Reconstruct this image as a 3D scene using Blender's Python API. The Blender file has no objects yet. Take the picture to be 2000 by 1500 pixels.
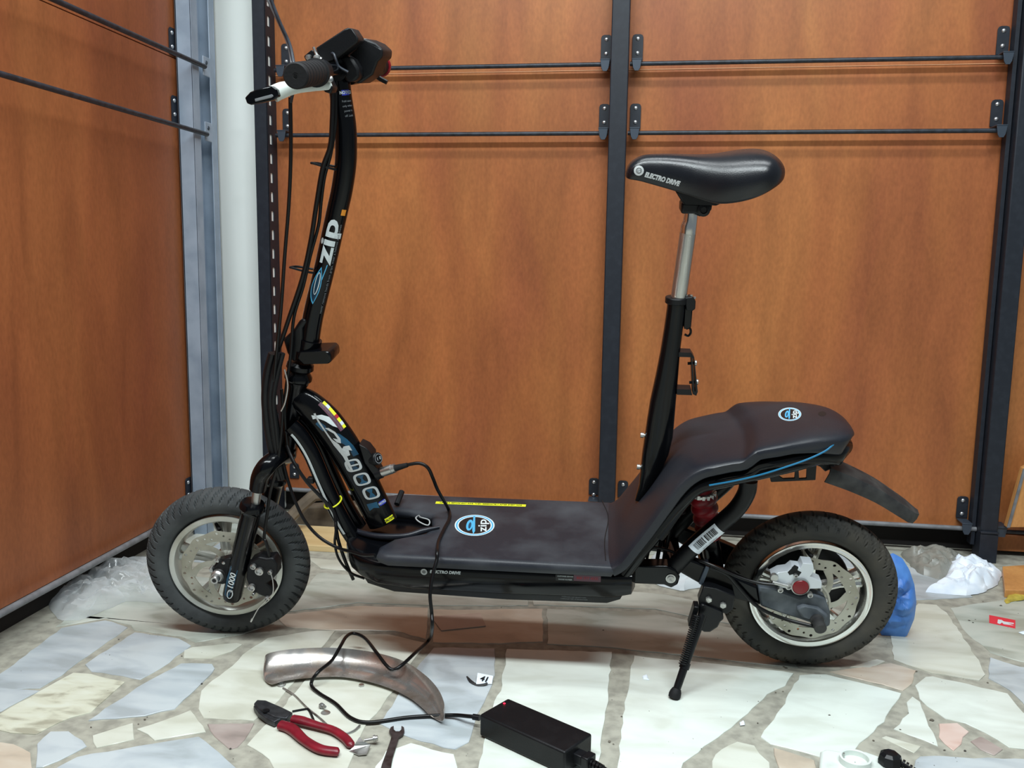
import bpy, bmesh, math, random
import numpy as np
from mathutils import Vector, Matrix, noise
from mathutils.geometry import tessellate_polygon
from mathutils.bvhtree import BVHTree
random.seed(7)
sc = bpy.context.scene
COL = sc.collection

# ------------------------------------------------------------------ camera, world, lights, exposure
FPX = 1729.37
CR = np.array([0.9886318705, 0.1496543554, 0.0145120120])     # camera right
CU = np.array([-0.0347971268, 0.1338347949, 0.9903925523])    # camera up
CF = np.array([-0.1462743469, 0.9796386178, -0.1375208852])   # camera forward
CP = np.array([0.0, 0.0, 0.8])
cam = bpy.data.cameras.new('camera'); camo = bpy.data.objects.new('camera', cam); COL.objects.link(camo)
cam.sensor_width = 36.0; cam.sensor_fit = 'HORIZONTAL'; cam.lens = 36.0*FPX/2000.0; cam.clip_start = 0.02
camo.matrix_world = Matrix(((CR[0], CU[0], -CF[0], CP[0]), (CR[1], CU[1], -CF[1], CP[1]), (CR[2], CU[2], -CF[2], CP[2]), (0, 0, 0, 1)))
sc.camera = camo
vs = sc.view_settings; vs.view_transform = 'Standard'; vs.look = 'None'; vs.gamma = 1.0; vs.use_curve_mapping = False; vs.exposure = 0.0
wd = bpy.data.worlds.new('world'); sc.world = wd; wd.use_nodes = True
wd.node_tree.nodes['Background'].inputs[0].default_value = (0.80, 0.92, 1.0, 1); wd.node_tree.nodes['Background'].inputs[1].default_value = 0.22
def area(loc, sx, sy, power, col, rot=(0, 0, 0)):
    l = bpy.data.lights.new('ceiling_light', 'AREA'); l.shape = 'RECTANGLE'; l.size = sx; l.size_y = sy; l.energy = power; l.color = col
    o = bpy.data.objects.new('ceiling_light', l); o.location = loc; o.rotation_euler = rot; COL.objects.link(o); return o
area((0.5, 0.25, 2.75), 1.5, 0.16, 70, (0.90, 0.98, 1.0))
area((-0.9, 0.35, 2.75), 1.2, 0.16, 56, (0.90, 0.98, 1.0))
area((0.2, 1.45, 2.75), 1.9, 0.16, 30, (0.92, 0.98, 1.0))

# ------------------------------------------------------------------ geometry of the place
AL = 0.2; YW = math.radians(2.874); RW = 0.1694; RHO = 0.0281
EX = np.array([math.cos(YW), math.sin(YW), 0]); SD = np.array([-math.sin(YW), math.cos(YW), 0]); ZZ = np.array([0, 0, 1.0])
EY = SD*math.cos(AL)+ZZ*math.sin(AL); EZ = ZZ*math.cos(AL)-SD*math.sin(AL)
SO = np.array([-.8481, 1.6867, (RW-RHO)*math.cos(AL)+RHO]) - EZ*RW    # scooter origin: under the front hub
def ray(x, y): return CF+CR*(x-1000)/FPX-CU*(y-750)/FPX
def S(x, y, off=0.0):                      # point of the scooter's own plane y = off
    d = ray(x, y); P = CP+d*(((SO+EY*off-CP)@EY)/(d@EY)); q = P-SO; return np.array([q@EX, off, q@EZ])
def DK(x, y, z):                           # point of a plane z = const. of the scooter
    d = ray(x, y); P = CP+d*(((SO+EZ*z-CP)@EZ)/(d@EZ)); q = P-SO; return np.array([q@EX, q@EY, z])
def W2S(P): q = np.array(P)-SO; return np.array([q@EX, q@EY, q@EZ])
def F(x, y, z=0.0):
    d = ray(x, y); return CP+d*((z-CP[2])/d[2])
def PY(x, y, Y): d = ray(x, y); return CP+d*(Y/d[1])
def PX(x, y, X): d = ray(x, y); return CP+d*(X/d[0])
def A(*p): return np.array(p, float)

# ------------------------------------------------------------------ mesh helpers
class G:
    def __init__(s): s.v = []; s.f = []
    def add(s, v, f):
        n = len(s.v); s.v += [tuple(float(c) for c in p) for p in v]; s.f += [tuple(i+n for i in q) for q in f]; return s
    def box(s, c, d, rot=None):
        c = A(*c); h = A(*d)/2; R = np.eye(3) if rot is None else np.array(rot)
        v = [c+R@(h*A(i, j, k)) for i in (-1, 1) for j in (-1, 1) for k in (-1, 1)]
        return s.add(v, [(0, 1, 3, 2), (4, 6, 7, 5), (0, 4, 5, 1), (2, 3, 7, 6), (0, 2, 6, 4), (1, 5, 7, 3)])
    def rings(s, R, cap=True, closed=False):
        n = len(R[0]); v = [p for r_ in R for p in r_]; f = []
        m = len(R)
        for i in range(m if closed else m-1):
            a = i*n; b = ((i+1) % m)*n
            for j in range(n):
                k = (j+1) % n; f.append((a+j, a+k, b+k, b+j))
        if cap and not closed: f.append(tuple(range(n-1, -1, -1))); f.append(tuple((m-1)*n+j for j in range(n)))
        return s.add(v, f)
    def tube(s, pts, r, seg=16, smooth=6, flat=1.0, up=(0, 1, 0), cap=True):
        P, T, Rr = path(pts, r, smooth)
        u0 = A(*up); u0 = u0/np.linalg.norm(u0); R = []
        for p, t, q in zip(P, T, Rr):
            u = u0-t*(u0@t)
            if np.linalg.norm(u) < 1e-3: u = A(0, 0, 1)-t*t[2]
            if np.linalg.norm(u) < 1e-3: u = A(1, 0, 0)-t*t[0]
            u /= np.linalg.norm(u); b = np.cross(t, u); u0 = u
            R.append([p+(u*math.cos(a)*flat+b*math.sin(a))*q for a in [2*math.pi*k/seg for k in range(seg)]])
        return s.rings(R, cap)
    def lathe(s, prof, c, axis=(0, 0, 1), seg=32, cap=True, fn=None):
        c = A(*c); ax = A(*axis); ax /= np.linalg.norm(ax)
        u = np.cross(ax, A(1, 0, 0)) if abs(ax[0]) < .9 else np.cross(ax, A(0, 1, 0)); u /= np.linalg.norm(u); b = np.cross(ax, u)
        R = []
        for (rr, h) in prof:
            R.append([c+ax*h+(u*math.cos(a)+b*math.sin(a))*max(rr, 1e-5) for a in [2*math.pi*k/seg for k in range(seg)]])
        return s.rings(R, cap)
    def prism(s, loops, off):
        """loops: outer + holes as lists of 3D points; off: thickness vector"""
        off = A(*off); fl = [p for L in loops for p in L]; n = len(fl)
        tri = tessellate_polygon([[Vector(p) for p in L] for L in loops])
        v = list(fl)+[A(*p)+off for p in fl]; f = [tuple(t) for t in tri]+[tuple(i+n for i in reversed(t)) for t in tri]
        k = 0
        for L in loops:
            m = len(L)
            for i in range(m): j = (i+1) % m; f.append((k+i, k+j, k+j+n, k+i+n))
            k += m
        return s.add(v, f)
    def plate(s, px, y0, y1, holes=()):     # polygon traced on the scooter plane y0 and thickened to y1
        L = [[S(x, y, y0) for x, y in px]]+[[S(x, y, y0) for x, y in h] for h in holes]
        return s.prism(L, (0, y1-y0, 0))
def path(pts, r, k=6):
    P = np.array([A(*p) for p in pts]); n = len(P); rr = np.array([r]*n if np.isscalar(r) else r, float)
    if n == 2 or k <= 1: Q = P; q = rr
    else:
        E0 = 2*P[0]-P[1]; E1 = 2*P[-1]-P[-2]; X = np.vstack([E0, P, E1]); Y = np.r_[rr[0], rr, rr[-1]]; Q = []; q = []
        for i in range(1, n):
            for j in range(k):
                t = j/k; a, b, c, d = X[i-1], X[i], X[i+1], X[i+2]
                Q.append(.5*((2*b)+(c-a)*t+(2*a-5*b+4*c-d)*t*t+(3*b-a-3*c+d)*t**3)); q.append(Y[i]*(1-t)+Y[i+1]*t)
        Q.append(P[-1]); q.append(rr[-1]); Q = np.array(Q); q = np.array(q)
    T = np.gradient(Q, axis=0); T /= np.linalg.norm(T, axis=1)[:, None]+1e-12
    return Q, T, q
def mk(name, g, mat, parent=None, smooth=35, bevel=0, bseg=2, sub=0):
    me = bpy.data.meshes.new(name); me.from_pydata(g.v, [], g.f); me.validate()
    bm = bmesh.new(); bm.from_mesh(me)
    bmesh.ops.recalc_face_normals(bm, faces=bm.faces); bm.to_mesh(me); bm.free()
    if smooth:
        me.shade_smooth(); me.set_sharp_from_angle(angle=math.radians(smooth))
    o = bpy.data.objects.new(name, me); COL.objects.link(o)
    if mat: me.materials.append(mat)
    if parent: o.parent = parent
    if bevel:
        m = o.modifiers.new('bevel', 'BEVEL'); m.width = bevel; m.segments = bseg; m.limit_method = 'ANGLE'; m.angle_limit = math.radians(40); m.harden_normals = False
        me.shade_smooth(); me.set_sharp_from_angle(angle=math.radians(60))
    if sub: m = o.modifiers.new('sub', 'SUBSURF'); m.levels = sub; m.render_levels = sub
    return o
def thing(name, label, cat, loc=(0, 0, 0), rot=(0, 0, 0), group=None):
    o = bpy.data.objects.new(name, None); COL.objects.link(o); o.location = loc; o.rotation_euler = rot; o.empty_display_size = .05
    o['label'] = label; o['category'] = cat
    if group: o['group'] = group
    return o
def tag(o, label, cat, group=None):
    o['label'] = label; o['category'] = cat
    if group: o['group'] = group
    return o
def rect(x0, y0, x1, y1): return [(x0, y0), (x1, y0), (x1, y1), (x0, y1)]
def circ(c, u, v, r, n=16): return [A(*c)+A(*u)*r*math.cos(2*math.pi*k/n)+A(*v)*r*math.sin(2*math.pi*k/n) for k in range(n)]

# text -> flat triangles (u, v)
def text2d(s, size=1.0, shear=0.0, bold=0.0, sx=1.0):
    cu = bpy.data.curves.new('t', 'FONT'); cu.body = s; cu.size = size; cu.shear = shear; cu.offset = bold; cu.resolution_u = 3; cu.align_x = 'CENTER'; cu.align_y = 'CENTER'
    o = bpy.data.objects.new('t', cu); COL.objects.link(o)
    dg = bpy.context.evaluated_depsgraph_get(); me = bpy.data.meshes.new_from_object(o.evaluated_get(dg))
    bm = bmesh.new(); bm.from_mesh(me); bmesh.ops.triangulate(bm, faces=bm.faces)
    L = size*.22
    for _ in range(2):
        es = [e for e in bm.edges if e.calc_length() > L]
        if es: bmesh.ops.subdivide_edges(bm, edges=es, cuts=1); bmesh.ops.triangulate(bm, faces=bm.faces)
    v = [(p.co.x*sx, p.co.y) for p in bm.verts]; bm.verts.index_update(); f = [tuple(q.index for q in t.verts) for t in bm.faces]
    bm.free(); bpy.data.objects.remove(o); bpy.data.curves.remove(cu); bpy.data.meshes.remove(me)
    return v, f
def gridpoly(w, h, nu=8, nv=4, c=(0, 0)):
    v = [(c[0]+w*(i/nu-.5), c[1]+h*(j/nv-.5)) for j in range(nv+1) for i in range(nu+1)]
    return v, [(j*(nu+1)+i, j*(nu+1)+i+1, (j+1)*(nu+1)+i+1, (j+1)*(nu+1)+i) for j in range(nv) for i in range(nu)]
def ring2d(a, b, a2, b2, n=40, c=(0, 0)):
    v = []; f = []
    for k in range(n):
        t = 2*math.pi*k/n; v.append((c[0]+a*math.cos(t), c[1]+b*math.sin(t))); v.append((c[0]+a2*math.cos(t), c[1]+b2*math.sin(t)))
    for k in range(n): j = (k+1) % n; f.append((2*k, 2*j, 2*j+1, 2*k+1))
    return v, f
def poly2d(pts):
    tri = tessellate_polygon([[Vector((x, y, 0)) for x, y in pts]]); return list(pts), [tuple(t) for t in tri]
def dense(vf, L):
    v, f = vf; bm = bmesh.new(); vs_ = [bm.verts.new((p_[0], p_[1], 0)) for p_ in v]
    for q_ in f:
        try: bm.faces.new([vs_[i] for i in q_])
        except ValueError: pass
    bmesh.ops.triangulate(bm, faces=bm.faces)
    for _ in range(4):
        es = [e for e in bm.edges if e.calc_length() > L]
        if not es: break
        bmesh.ops.subdivide_edges(bm, edges=es, cuts=1); bmesh.ops.triangulate(bm, faces=bm.faces)
    bm.verts.index_update(); v = [(q_.co.x, q_.co.y) for q_ in bm.verts]; f = [tuple(q_.index for q_ in t_.verts) for t_ in bm.faces]; bm.free(); return v, f
def decal(name, vf, fn, mat, parent):
    v, f = vf; g = G(); g.add([fn(*p) for p in v], f); return mk(name, g, mat, parent, smooth=0)
def flatmap(o, u, v, lift=.0006):
    o = A(*o); u = A(*u); v = A(*v); u /= np.linalg.norm(u); v = v-u*(u@v); v /= np.linalg.norm(v); n = np.cross(u, v)
    return lambda a, b, k=lift: o+u*a+v*b+n*k
def s4(e, *px):                            # polygon given in photo px -> local (x,z) on plane e, as decal points
    return [S(x, y, e) for x, y in px]

# ------------------------------------------------------------------ materials
def lin(c): return tuple(((v/255)/12.92 if v/255 <= .04045 else ((v/255+.055)/1.055)**2.4) for v in c)+(1,)
def mat(name, col, rough=.5, metal=0.0, col2=None, nscale=8, lo=.4, hi=.65, bump=0, bscale=200, coat=0, stretch=(1, 1, 1), rvar=0, det=5, alpha=1, trans=0, spec=.5, coord='Object', emit=None):
    m = bpy.data.materials.new(name); m.use_nodes = True; nt = m.node_tree; N = nt.nodes; L = nt.links; b = N['Principled BSDF']
    b.inputs['Base Color'].default_value = lin(col); b.inputs['Roughness'].default_value = rough; b.inputs['Metallic'].default_value = metal
    b.inputs['Coat Weight'].default_value = coat; b.inputs['Coat Roughness'].default_value = .06; b.inputs['Specular IOR Level'].default_value = spec
    b.inputs['Alpha'].default_value = alpha; b.inputs['Transmission Weight'].default_value = trans
    if emit: b.inputs['Emission Color'].default_value = lin(emit[0]); b.inputs['Emission Strength'].default_value = emit[1]
    tc = N.new('ShaderNodeTexCoord'); mp = N.new('ShaderNodeMapping'); mp.inputs['Scale'].default_value = stretch; L.new(tc.outputs[coord], mp.inputs[0])
    if col2 or rvar:
        nz = N.new('ShaderNodeTexNoise'); nz.inputs['Scale'].default_value = nscale; nz.inputs['Detail'].default_value = det; L.new(mp.outputs[0], nz.inputs['Vector'])
        mr = N.new('ShaderNodeMapRange'); mr.inputs['From Min'].default_value = lo; mr.inputs['From Max'].default_value = hi; L.new(nz.outputs['Fac'], mr.inputs['Value'])
        if col2:
            mx = N.new('ShaderNodeMix'); mx.data_type = 'RGBA'; mx.inputs['A'].default_value = lin(col); mx.inputs['B'].default_value = lin(col2)
            L.new(mr.outputs[0], mx.inputs['Factor']); L.new(mx.outputs['Result'], b.inputs['Base Color'])
        if rvar:
            ma = N.new('ShaderNodeMath'); ma.operation = 'MULTIPLY_ADD'; ma.inputs[1].default_value = rvar; ma.inputs[2].default_value = rough
            L.new(mr.outputs[0], ma.inputs[0]); L.new(ma.outputs[0], b.inputs['Roughness'])
    if bump:
        n2 = N.new('ShaderNodeTexNoise'); n2.inputs['Scale'].default_value = bscale; L.new(tc.outputs['Object'], n2.inputs['Vector'])
        bp = N.new('ShaderNodeBump'); bp.inputs['Strength'].default_value = bump; bp.inputs['Distance'].default_value = .002; L.new(n2.outputs['Fac'], bp.inputs['Height']); L.new(bp.outputs[0], b.inputs['Normal'])
    return m
M = {}
M['gloss'] = mat('gloss_black_paint', (6, 7, 10), .13, rvar=.08, nscale=14, spec=.24)
M['satin'] = mat('satin_black_metal', (12, 13, 16), .38, col2=(22, 23, 26), nscale=20, lo=.45, hi=.8, spec=.28)
M['plastic'] = mat('black_plastic', (12, 13, 16), .45, col2=(26, 26, 28), nscale=24, lo=.5, hi=.85, bump=.1, bscale=500, spec=.28)
M['dusty'] = mat('dusty_black_plastic', (26, 26, 28), .65, col2=(66, 66, 64), nscale=30, lo=.4, hi=.8)
M['rubber'] = mat('grip_rubber', (20, 20, 22), .7, spec=.3, bump=.15, bscale=300)
M['cable'] = mat('black_cable', (9, 9, 11), .35, spec=.3)
M['chrome'] = mat('chrome', (225, 225, 222), .12, 1, rvar=.2, nscale=30)
M['steel'] = mat('zinc_steel', (190, 190, 188), .32, 1, rvar=.2, nscale=60)
M['alu'] = mat('brushed_alloy', (200, 202, 196), .36, .6, col2=(158, 156, 144), nscale=12, lo=.45, hi=.75)
M['disc'] = mat('dusty_disc_steel', (178, 176, 164), .42, .5, col2=(142, 138, 122), nscale=16, lo=.4, hi=.7)
M['greydust'] = mat('grey_dusty_casting', (52, 60, 68), .6, col2=(92, 98, 104), nscale=30, lo=.35, hi=.75, bump=.2, bscale=120)
M['red'] = mat('red_rubber', (158, 22, 34), .42, col2=(80, 12, 18), nscale=30)
M['redcap'] = mat('dark_red_plastic', (120, 14, 26), .25)
M['white'] = mat('white_plastic', (214, 222, 216), .45, col2=(170, 176, 170), nscale=18, lo=.5, hi=.8)
M['ink'] = mat('white_print', (205, 214, 216), .45)
M['greyink'] = mat('grey_print', (120, 124, 128), .5)
M['silverink'] = mat('silver_print', (176, 180, 180), .4)
M['teal'] = mat('teal_print', (10, 74, 104), .4, col2=(8, 44, 66), nscale=20)
M['blue'] = mat('sky_blue_print', (74, 164, 206), .45)
M['stripe'] = mat('teal_stripe', (28, 108, 148), .3)
M['navy'] = mat('blue_label', (40, 52, 170), .5)
M['yellow'] = mat('yellow_label', (222, 226, 40), .5)
M['orange'] = mat('orange_label', (222, 140, 40), .5)
M['blackink'] = mat('black_print', (10, 10, 12), .5)
M['redink'] = mat('red_print', (170, 30, 40), .5)
M['pinklab'] = mat('pink_label', (92, 56, 70), .5)
M['paper'] = mat('white_paper', (236, 244, 252), .7, col2=(214, 226, 240), nscale=20)
M['ledge'] = mat('red_led', (255, 40, 60), .3, emit=((255, 30, 60), 3.0))

def carbon_mat(nm, ca_, cb_, ns_, ro_):
    m = mat(nm, ca_, ro_, spec=.42, col2=cb_, nscale=ns_, lo=.42, hi=.80, rvar=.25, det=8)
    nt = m.node_tree; N = nt.nodes; L = nt.links; b = N['Principled BSDF']
    tc = N.new('ShaderNodeTexCoord'); mp = N.new('ShaderNodeMapping'); mp.inputs['Rotation'].default_value = (.6, .3, math.pi/4); mp.inputs['Scale'].default_value = (240, 240, 240)
    ck = N.new('ShaderNodeTexChecker'); ck.inputs['Scale'].default_value = 1; L.new(tc.outputs['Object'], mp.inputs[0]); L.new(mp.outputs[0], ck.inputs['Vector'])
    bp = N.new('ShaderNodeBump'); bp.inputs['Strength'].default_value = .35; bp.inputs['Distance'].default_value = .0008; L.new(ck.outputs['Fac'], bp.inputs['Height']); L.new(bp.outputs[0], b.inputs['Normal'])
    return m
M['carbon'] = carbon_mat('carbon_pattern_plastic', (25, 28, 36), (44, 45, 50), 5, .36)
M['deckm'] = carbon_mat('dusty_carbon_deck', (29, 32, 40), (68, 71, 76), 9, .42)
def knurl_mat():
    m = mat('knurled_chrome', (200, 200, 196), .28, 1); nt = m.node_tree; N = nt.nodes; L = nt.links; b = N['Principled BSDF']
    tc = N.new('ShaderNodeTexCoord'); mp = N.new('ShaderNodeMapping'); mp.inputs['Rotation'].default_value = (0, .785, 0); mp.inputs['Scale'].default_value = (420, 420, 420)
    ck = N.new('ShaderNodeTexChecker'); ck.inputs['Scale'].default_value = 1; L.new(tc.outputs['Object'], mp.inputs[0]); L.new(mp.outputs[0], ck.inputs['Vector'])
    bp = N.new('ShaderNodeBump'); bp.inputs['Strength'].default_value = .5; bp.inputs['Distance'].default_value = .0006; L.new(ck.outputs['Fac'], bp.inputs['Height']); L.new(bp.outputs[0], b.inputs['Normal'])
    return m
M['knurl'] = knurl_mat()
def wood_mat(name, c1, c2, c3, seed):
    m = bpy.data.materials.new(name); m.use_nodes = True; nt = m.node_tree; N = nt.nodes; L = nt.links; b = N['Principled BSDF']
    tc = N.new('ShaderNodeTexCoord')
    def nz(scale, st, det=4, dist=0):
        mp = N.new('ShaderNodeMapping'); mp.inputs['Scale'].default_value = st; mp.inputs['Location'].default_value = (seed, seed*.7, seed*1.3); L.new(tc.outputs['Object'], mp.inputs[0])
        n = N.new('ShaderNodeTexNoise'); n.inputs['Scale'].default_value = scale; n.inputs['Detail'].default_value = det; n.inputs['Distortion'].default_value = dist; L.new(mp.outputs[0], n.inputs['Vector']); return n
    big = nz(4.2, (1, 1, .24), 5, .5); mid = nz(11, (1, 1, .22), 6, .8); fine = nz(150, (1, 1, .45), 4)
    r1 = N.new('ShaderNodeValToRGB'); e = r1.color_ramp.elements; e[0].position = .25; e[0].color = lin(c3); e[1].position = .75; e[1].color = lin(c2); x = r1.color_ramp.elements.new(.5); x.color = lin(c1); L.new(big.outputs['Fac'], r1.inputs[0])
    mx = N.new('ShaderNodeMix'); mx.data_type = 'RGBA'; mx.blend_type = 'OVERLAY'; mx.inputs['Factor'].default_value = .36; L.new(r1.outputs[0], mx.inputs['A']); L.new(mid.outputs['Fac'], mx.inputs['B'])
    m2 = N.new('ShaderNodeMix'); m2.data_type = 'RGBA'; m2.blend_type = 'OVERLAY'; m2.inputs['Factor'].default_value = .25; L.new(mx.outputs['Result'], m2.inputs['A']); L.new(fine.outputs['Fac'], m2.inputs['B'])
    L.new(m2.outputs['Result'], b.inputs['Base Color']); b.inputs['Roughness'].default_value = .42; b.inputs['Specular IOR Level'].default_value = .35
    return m
M['wood'] = wood_mat('pear_laminate', (158, 95, 54), (172, 111, 62), (142, 79, 50), 0)
M['wood_shaded'] = wood_mat('pear_laminate_shaded', (142, 82, 49), (154, 94, 55), (128, 70, 46), 5)  # back laminate copied darker: the left wall's shade is in its colour
M['wood3'] = wood_mat('tan_board', (190, 134, 78), (206, 150, 92), (176, 120, 70), 9)
M['post'] = mat('dark_powder_coat', (27, 32, 41), .5, col2=(36, 41, 50), nscale=60, lo=.45, hi=.8, spec=.4)
M['hook'] = mat('grey_hook_steel', (58, 68, 80), .45, .3)
M['rod'] = mat('dark_steel_rod', (46, 52, 62), .42, .2, col2=(30, 34, 40), nscale=60)
M['railgrey'] = mat('grey_rail_dull', (122, 124, 128), .5, .1, col2=(104, 105, 108), nscale=40)
M['channel'] = mat('galvanised_channel', (158, 172, 188), .45, .15, col2=(140, 155, 172), nscale=14)
M['column'] = mat('white_column_paint', (246, 250, 247), .45, col2=(240, 245, 241), nscale=3)
M['void'] = mat('dark_void', (14, 11, 10), .8, col2=(22, 17, 15), nscale=12)
M['screw'] = mat('zinc_screw', (205, 207, 210), .3, .9)
def stone_mat(name, a, b_, c, sc_=14, rough=.28):
    m = bpy.data.materials.new(name); m.use_nodes = True; nt = m.node_tree; N = nt.nodes; L = nt.links; b = N['Principled BSDF']
    ge = N.new('ShaderNodeNewGeometry'); oi = N.new('ShaderNodeObjectInfo')
    mp = N.new('ShaderNodeMapping'); mp.inputs['Scale'].default_value = (.5, 1.3, 1); L.new(ge.outputs['Position'], mp.inputs[0])
    rt = N.new('ShaderNodeMath'); rt.operation = 'MULTIPLY'; rt.inputs[1].default_value = 3.1; L.new(oi.outputs['Random'], rt.inputs[0])
    cx = N.new('ShaderNodeCombineXYZ'); L.new(rt.outputs[0], cx.inputs[2]); L.new(cx.outputs[0], mp.inputs['Rotation'])
    n1 = N.new('ShaderNodeTexNoise'); n1.inputs['Scale'].default_value = sc_; n1.inputs['Detail'].default_value = 8; n1.inputs['Distortion'].default_value = .5; L.new(mp.outputs[0], n1.inputs['Vector'])
    r1 = N.new('ShaderNodeValToRGB'); e = r1.color_ramp.elements; e[0].position = .36; e[0].color = lin(c); e[1].position = .62; e[1].color = lin(b_); x = e.new(.48); x.color = lin(a); L.new(n1.outputs['Fac'], r1.inputs[0])
    # scattered dirt
    n2 = N.new('ShaderNodeTexNoise'); n2.inputs['Scale'].default_value = 3.1; n2.inputs['Detail'].default_value = 6; L.new(ge.outputs['Position'], n2.inputs['Vector'])
    mr = N.new('ShaderNodeMapRange'); mr.inputs['From Min'].default_value = .52; mr.inputs['From Max'].default_value = .8; mr.inputs['To Max'].default_value = .5; L.new(n2.outputs['Fac'], mr.inputs['Value'])
    mx = N.new('ShaderNodeMix'); mx.data_type = 'RGBA'; mx.inputs['B'].default_value = lin((140, 136, 122)); L.new(r1.outputs[0], mx.inputs['A']); L.new(mr.outputs[0], mx.inputs['Factor'])
    L.new(mx.outputs['Result'], b.inputs['Base Color']); b.inputs['Roughness'].default_value = rough; b.inputs['Specular IOR Level'].default_value = .4
    return m
M['cream'] = stone_mat('cream_marble', (202, 204, 191), (210, 213, 202), (190, 191, 176))
M['whitest'] = stone_mat('white_marble', (214, 221, 213), (221, 229, 221), (205, 211, 201))
M['bluest'] = stone_mat('blue_grey_marble', (176, 185, 190), (190, 198, 201), (162, 170, 173))
M['pinkst'] = stone_mat('pink_marble', (204, 176, 164), (214, 194, 184), (184, 160, 150))
M['tanst'] = stone_mat('tan_stone', (192, 178, 160), (202, 192, 176), (176, 164, 148))
M['mottle'] = stone_mat('mottled_marble', (204, 205, 186), (212, 215, 200), (164, 162, 144), 26)
M['greyst'] = stone_mat('grey_marble', (176, 182, 172), (190, 194, 184), (156, 160, 148))
M['mauve'] = stone_mat('mauve_stone', (160, 146, 140), (172, 160, 154), (142, 130, 124))
M['grout'] = mat('cement_grout', (166, 164, 151), .75, col2=(140, 138, 127), nscale=40, bump=.25, bscale=90)

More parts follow.
